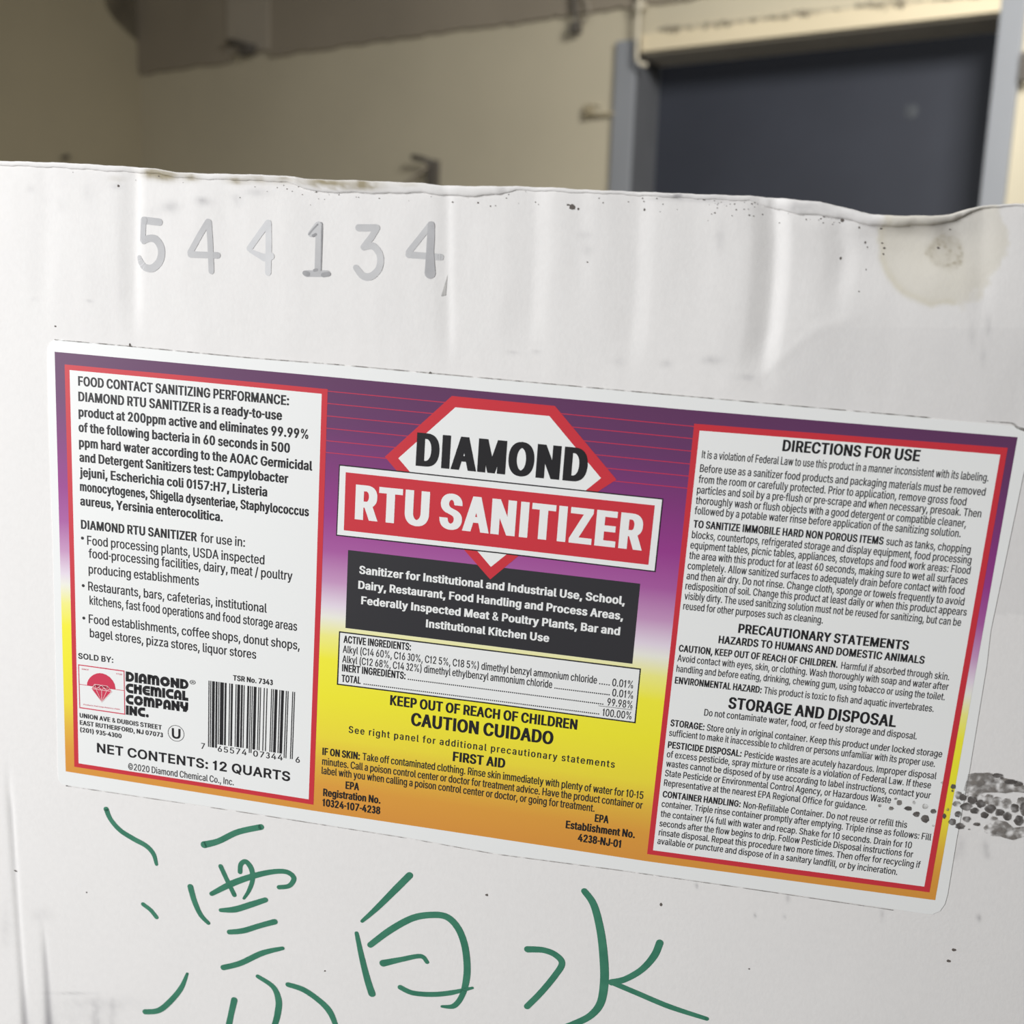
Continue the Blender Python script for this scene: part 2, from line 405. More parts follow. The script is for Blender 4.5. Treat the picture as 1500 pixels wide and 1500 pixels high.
# ---- stains: warm (tide marks, rust-brown) and grey (handling dirt, general darkening), painted per point
def blob(x, y, rx, ry, rot=0):
    c, s_ = math.cos(rot), math.sin(rot); dx, dy = PX - x, PY - y
    return np.exp(-(((dx * c + dy * s_) / rx) ** 2 + ((-dx * s_ + dy * c) / ry) ** 2))
nz = fbm(U, Vv, .006, 51); nz2 = fbm(U, Vv, .0025, 61); nzb = fbm(U, Vv, .02, 71)
warm = np.zeros_like(U); grey = np.zeros_like(U); brown = np.zeros_like(U)
# pale yellow tide mark on the right
sx = PX + nz * 26; sy = PY + nz * 26
tide = ((sx - 1378) / np.where(sx < 1378, 96, 100)) ** 2 + ((sy - 350) / 104) ** 2
warm += (1 - ss(.86, 1.03, tide)) * (.62 + .5 * nzb)
warm += .35 * np.exp(-((tide - .9) / .12) ** 2) * (PX < 1400)
brown += .22 * (1 - ss(.7, 1.15, ((PX - 1386 + nz * 12) / 27) ** 2 + ((PY - 368) / 25) ** 2)) * (.75 + 1.6 * nz2)
knot = 1 - ss(.75, 1.25, ((PX - 1387 + nz * 30) / 27) ** 2 + ((PY - 364 + nz * 24) / 31) ** 2)
vein = np.clip(1 - np.abs(fbm(U, Vv, .0042, 131)) / .035, 0, 1)
brown += knot * (.10 + .55 * vein * ss(345, 362, PY) + .45 * np.clip(nz2 * 2.2, 0, 1))
grey += .35 * blob(1385, 345, 22, 20)
for (x, y, rx, ry, a) in ((240, 257, 27, 7, .75), (222, 254, 10, 6, .5), (282, 261, 10, 4, .5), (375, 264, 30, 5, .35), (345, 266, 14, 4, .4), (420, 264, 22, 4, .35), (475, 270, 30, 6, .65), (535, 272, 26, 6, .75), (500, 274, 30, 4, .4), (600, 272, 20, 4, .2), (170, 262, 12, 4, .15)):
    brown += 1.6 * a * blob(x, y, rx, ry, .08) * (.85 + 1.2 * nz2)
for (x, y, rx, ry, a) in ((250, 303, 14, 8, .28), (300, 296, 14, 6, .25), (345, 289, 8, 5, .3), (376, 282, 20, 6, .22), (348, 297, 6, 6, .2), (295, 292, 8, 4, .2), (225, 310, 8, 6, .12), (130, 284, 8, 14, .16), (44, 277, 6, 5, .16), (90, 300, 8, 12, .10), (170, 273, 7, 4, .4),
                          (857, 345, 10, 6, .2), (860, 365, 9, 10, .2), (1055, 350, 7, 22, .2), (1043, 527, 14, 6, .35), (905, 530, 10, 8, .2), (975, 533, 8, 5, .25), (1090, 553, 16, 5, .3), (1010, 293, 40, 3, .25), (1180, 306, 40, 7, .35), (985, 289, 20, 2.5, .5), (970, 290, 25, 2, .5), (1050, 293, 26, 4, .4),
                          (1240, 318, 26, 9, .25), (1425, 490, 5, 18, .18), (1448, 478, 4, 16, .22), (1440, 520, 4, 20, .15), (785, 516, 6, 2, .3), (50, 438, 5, 2, .4), (130, 441, 5, 2, .4), (750, 517, 8, 2, .3), (1408, 1240, 5, 14, .35), (1443, 1240, 5, 8, .3), (1446, 1252, 4, 6, .3), (1400, 1250, 4, 10, .25), (1020, 1297, 2, 4, .6), (1154, 1315, 3, 6, .4), (1292, 1340, 3, 10, .3), (1434, 1345, 3, 5, .5), (1106, 1341, 2, 3, .8), (1149, 1343, 2, 3, .5),
                          (150, 1470, 60, 8, .16), (140, 1490, 6, 24, .3), (165, 1490, 5, 20, .25), (100, 1455, 30, 2, .3), (120, 1500, 60, 30, .1), (8, 1360, 8, 30, .15), (60, 1340, 14, 10, .12)):
    grey += a * blob(x, y, rx, ry) * (.8 + 1.4 * nz2)
xg = np.interp(PY, [1150, 1500, 1700], [13, 37, 50])
grey += (.5 + .9 * fbm(U, Vv, .02, 81, 3)) * (.45 + .85 * ss(1400, 1500, PY)) * np.exp(-((PX - xg) / np.interp(PY, [1150, 1440, 1500], [2.2, 3, 6])) ** 2) * ss(1150, 1190, PY)
xg2 = np.interp(PY, [1300, 1500, 1700], [60, 72, 84])
grey += (.55 + .9 * fbm(U, Vv, .02, 91, 3)) * 1.15 * np.exp(-((PX - xg2) / np.interp(PY, [1380, 1500], [2.5, 7])) ** 2) * ss(1340, 1430, PY)
# faint upright shading of the flutes' print-through and general handling dirt
flute = (fbm(U, Vv, .014, 101, 12))
grey += .05 + .14 * np.clip(flute, 0, 1) * fade + .03 * nzb
# darker area right of the diagonal wrinkle, greyer still towards the right
dark_right = ss(-10 - 60 * ss(1220, 1330, PX), 14 + 70 * ss(1220, 1330, PX), dg + 22 * nzb) * ss(1060, 1180, PX)
grey += .085 * dark_right * (PY < 900) + .0 * dark_right
grey += .05 * ss(1000, 1500, PX) * (PY > 480)
base = np.array([.872, .846, .824])
colr = np.repeat(base[None, None, :], NV, 0); colr = np.repeat(colr, NU, 1)
warm = np.clip(warm, 0, 1)[..., None]; brown = np.clip(brown, 0, 1)[..., None]; grey = np.clip(grey, 0, 1)[..., None]
colr = colr * (1 - warm * (1 - np.array([.86, .83, .72])))
colr = colr * (1 - grey) + np.array([.30, .29, .30]) * grey
colr = colr * (1 - brown) + np.array([.34, .29, .19]) * brown
zb = BBOT
def L3(u, v, l=0.0): return (u - cx, -BDEP / 2 - l, zb - v)

M_board = mat('white_cardboard', (240, 238, 234), .62, spec=.25, bump=.05, bscale=900)
def board_color(m):
    nt = m.node_tree; N = nt.nodes; Lk = nt.links
    at = N.new('ShaderNodeAttribute'); at.attribute_name = 'stain'
    tc = N.new('ShaderNodeTexCoord'); n = N.new('ShaderNodeTexNoise'); n.inputs['Scale'].default_value = 420; n.inputs['Detail'].default_value = 3
    Lk.new(tc.outputs['Object'], n.inputs['Vector'])
    mr = N.new('ShaderNodeMapRange'); mr.inputs['To Min'].default_value = .965; mr.inputs['To Max'].default_value = 1.03
    Lk.new(n.outputs['Fac'], mr.inputs['Value'])
    vm = N.new('ShaderNodeVectorMath'); vm.operation = 'SCALE'
    Lk.new(at.outputs['Color'], vm.inputs[0]); Lk.new(mr.outputs['Result'], vm.inputs['Scale'])
    Lk.new(vm.outputs['Vector'], N['Principled BSDF'].inputs['Base Color'])
board_color(M_board)
co = np.stack([U - cx, -BDEP / 2 - Hh, zb - Vv], -1).reshape(-1, 3)
idx = np.arange(NU * NV).reshape(NV, NU)
quads = np.stack([idx[:-1, :-1], idx[1:, :-1], idx[1:, 1:], idx[:-1, 1:]], -1).reshape(-1, 4)
me = bpy.data.meshes.new('front_panel')
me.vertices.add(len(co)); me.vertices.foreach_set('co', co.astype(np.float32).ravel())
me.loops.add(quads.size); me.loops.foreach_set('vertex_index', quads.astype(np.int32).ravel())
me.polygons.add(len(quads)); me.polygons.foreach_set('loop_start', np.arange(0, quads.size, 4, dtype=np.int32))
me.polygons.foreach_set('use_smooth', np.ones(len(quads), dtype=bool))
me.update(calc_edges=True)
ca = me.color_attributes.new('stain', 'FLOAT_COLOR', 'POINT')
ca.data.foreach_set('color', np.concatenate([colr.reshape(-1, 3), np.ones((NU * NV, 1))], 1).astype(np.float32).ravel())
front = link('front_panel', me, M_board, carton)

def hgt(u, v):
    """relief of the board at (u, v), so marks lie on it"""
    i = int(round((u - BU0) / (BU1 - BU0) * (NU - 1))); i = min(max(i, 0), NU - 1)
    t = (v - vtop[i]) / (BBOT - vtop[i]); j = min(max(int(round(t * (NV - 1))), 0), NV - 1)
    return float(Hh[j, i])

# rolled, crushed rim along the top edge
rimcol = []
vs = []; fs = []; K = 9; n = 0
xs_ = np.arange(-240, 1760, 6.0)
for x in xs_:
    yt = lerp(TOP, x); b = lerp(BAND, x)
    (u0, v0), (u1, v1) = P(x, yt), P(x, yt + b)
    if u0 < BU0 or u0 > BU1: continue
    jit = (math.sin(x * .13) + math.sin(x * .37 + 1) * .6) * .00012
    out = .0005 + .0016 * math.exp(-((x - 1320) / 90) ** 2) + (.0005 if b > 12 else 0)
    h0 = hgt(u1, v1)
    ci = int(round((u0 - BU0) / (BU1 - BU0) * (NU - 1)))
    for k in range(K):
        f = k / (K - 1); ang = math.pi * f
        vv = v0 * (1 - (1 - math.cos(ang)) / 2) + v1 * (1 - math.cos(ang)) / 2
        l = h0 * f + hgt(u0, v0) * (1 - f) + out * math.sin(ang) ** .6 * (1 - .35 * f) - (.0032 if k == 0 else 0)
        cj = int(round(max(vv - vtop[ci], 0) / (BBOT - vtop[ci]) * (NV - 1))); rimcol.append(tuple(colr[cj, ci]) + (1,))
        vs.append(L3(u0, vv - .0003 + jit * math.sin(ang * .5 + .3), l - (.0004 if k == K - 1 else 0)))
    # inner face going down behind
    vs.append(L3(u0, v0 + .012, -.0042)); rimcol.append((.7, .66, .6, 1))
    n += 1
for i in range(n - 1):
    a = i * (K + 1); b = a + K + 1
    for k in range(K - 1): fs.append((a + k, a + k + 1, b + k + 1, b + k))
    fs.append((a + K, a, b, b + K))
me = mesh('rim', vs, fs); ca = me.color_attributes.new('stain', 'FLOAT_COLOR', 'POINT'); ca.data.foreach_set('color', np.array(rimcol, dtype=np.float32).ravel())
link('rim', me, M_board, carton, smooth=True)

# the other sides and the flaps
M_kraft = mat('white_cardboard_sides', (232, 229, 222), .7, noise=.05, nscale=12, bump=.2, bscale=200)
M_inner = mat('brown_kraft_inside', (176, 146, 108), .8, noise=.08, nscale=30)
def cbox(name, x0, x1, y0, y1, z0, z1, m, bevel=.0008):
    vs = [(x, y, z) for z in (z0, z1) for (x, y) in ((x0, y0), (x1, y0), (x1, y1), (x0, y1))]
    fs = [(0, 3, 2, 1), (4, 5, 6, 7), (0, 1, 5, 4), (1, 2, 6, 5), (2, 3, 7, 6), (3, 0, 4, 7)]
    me = mesh(name, vs, fs); bm = bmesh.new(); bm.from_mesh(me)
    bmesh.ops.bevel(bm, geom=bm.edges[:], offset=bevel, segments=2, profile=.6, affect='EDGES'); bm.to_mesh(me); bm.free()
    return link(name, me, m, carton)
zt = zb - float(vtop.max()) - .004
hw = (BU1 - BU0) / 2
cbox('side_panel', -hw, -hw + .004, -BDEP / 2 + .0005, BDEP / 2, 0, zt, M_kraft)
cbox('side_panel', hw - .004, hw, -BDEP / 2 + .0005, BDEP / 2, 0, zt, M_kraft)
cbox('back_panel', -hw + .004, hw - .004, BDEP / 2 - .004, BDEP / 2, 0, zt, M_kraft)
cbox('bottom_panel', -hw + .004, hw - .004, -BDEP / 2 + .004, BDEP / 2 - .004, 0, .004, M_kraft)
cbox('top_flap', -hw + .004, hw - .004, -BDEP / 2 + .004, -.001, zt - .022, zt - .018, M_inner)
cbox('top_flap', -hw + .004, hw - .004, .001, BDEP / 2 - .004, zt - .022, zt - .018, M_inner)

# ------------------------------------------------------------------ flat shapes on the carton's face
def tri_poly(loops, winding=0):
    """fill 2D loops -> verts, tris; even-odd rule, or by winding sign (+1 / -1) for letter outlines"""
    k = 1.0 if winding else 1000.0
    vs = [Vector((p[0] * k, p[1] * k)) for lp in loops for p in lp]; ed = []; n = 0
    for lp in loops:
        ed += [(n + i, n + (i + 1) % len(lp)) for i in range(len(lp))]; n += len(lp)
    ov, _, of, _, _, _ = delaunay_2d_cdt(vs, ed, [], 0, 1e-4)
    segs = [(lp[i - 1][0] * k, lp[i - 1][1] * k, lp[i][0] * k, lp[i][1] * k) for lp in loops for i in range(len(lp))]
    keep = []
    for f in of:
        x = sum(ov[i][0] for i in f) / len(f); y = sum(ov[i][1] for i in f) / len(f); w = 0; e = 0
        for x0, y0, x1, y1 in segs:
            if (y0 > y) != (y1 > y) and x < (x1 - x0) * (y - y0) / (y1 - y0) + x0:
                e += 1; w += 1 if y1 > y0 else -1
        if (w * winding > 0) if winding else (e & 1): keep.append(tuple(f))
    return [(v[0] / k, v[1] / k) for v in ov], keep
class Flat:
    """flat shapes in (u, v), collected into one mesh lying on the face"""
    def __init__(s, lift, relief=False): s.v = []; s.f = []; s.lift = lift; s.relief = relief
    def poly(s, *loops):
        v, f = tri_poly(loops); n = len(s.v); s.v += v; s.f += [tuple(n + i for i in q) for q in f]; return s
    def px(s, *loops): return s.poly(*[[P(x, y) for x, y in lp] for lp in loops])
    def raw(s, v, f):
        n = len(s.v); s.v += v; s.f += [tuple(n + i for i in q) for q in f]; return s
    def stroke(s, pts, w, cap=True, smooth=True, steps=8):
        """pts [(u,v)], w width or list of widths: a rounded brush line"""
        ws = w if isinstance(w, (list, tuple)) else [w] * len(pts)
        if smooth and len(pts) > 2:
            q = []; qw = []
            for i in range(len(pts) - 1):
                p0 = pts[max(i - 1, 0)]; p1 = pts[i]; p2 = pts[i + 1]; p3 = pts[min(i + 2, len(pts) - 1)]
                for k in range(steps):
                    t = k / steps
                    q.append(tuple(.5 * (2 * p1[j] + (p2[j] - p0[j]) * t + (2 * p0[j] - 5 * p1[j] + 4 * p2[j] - p3[j]) * t * t + (3 * p1[j] - p0[j] - 3 * p2[j] + p3[j]) * t ** 3) for j in (0, 1)))
                    qw.append(ws[i] * (1 - t) + ws[i + 1] * t)
            q.append(pts[-1]); qw.append(ws[-1]); pts, ws = q, qw
        v = []; f = []; m = len(pts)
        for i in range(m):
            a = pts[max(i - 1, 0)]; b = pts[min(i + 1, m - 1)]
            dx, dy = b[0] - a[0], b[1] - a[1]; L_ = math.hypot(dx, dy) or 1
            nx, ny = -dy / L_, dx / L_
            if 0 < i < m - 1:   # mitre
                e0 = (pts[i][0] - a[0], pts[i][1] - a[1]); l0 = math.hypot(*e0) or 1
                cs = abs((-e0[1] / l0) * nx + (e0[0] / l0) * ny); k = 1 / max(cs, .6)
            else: k = 1
            r = ws[i] / 2 * k
            v += [(pts[i][0] + nx * r, pts[i][1] + ny * r), (pts[i][0] - nx * r, pts[i][1] - ny * r)]
        for i in range(m - 1): f.append((2 * i, 2 * i + 1, 2 * i + 3, 2 * i + 2))
        s.raw(v, f)
        if cap:
            for (c, r) in ((pts[0], ws[0] / 2), (pts[-1], ws[-1] / 2)):
                s.raw([(c[0] + r * math.cos(j * math.pi / 6), c[1] + r * math.sin(j * math.pi / 6)) for j in range(12)], [tuple(range(12))])
        return s
    def build(s, name, m, parent, label=None, kind=None):
        vs = [L3(u, v, s.lift + (hgt(u, v) if s.relief else 0)) for u, v in s.v]
        fs = []
        for f in s.f:      # all faces look at the viewer
            a = 0
            for i in range(len(f)):
                p, q = s.v[f[i]], s.v[f[(i + 1) % len(f)]]; a += p[0] * q[1] - q[0] * p[1]
            fs.append(f[::-1] if a > 0 else f)
        return link(name, mesh(name, vs, fs), m, parent, label=label, kind=kind)
def lw(px, x=600, y=900):
    """a thickness of px picture pixels near (x, y), in metres on the face"""
    a, b = P(x, y), P(x + px, y); c = P(x, y + px)
    return (math.dist(a, b) + math.dist(a, c)) / 2

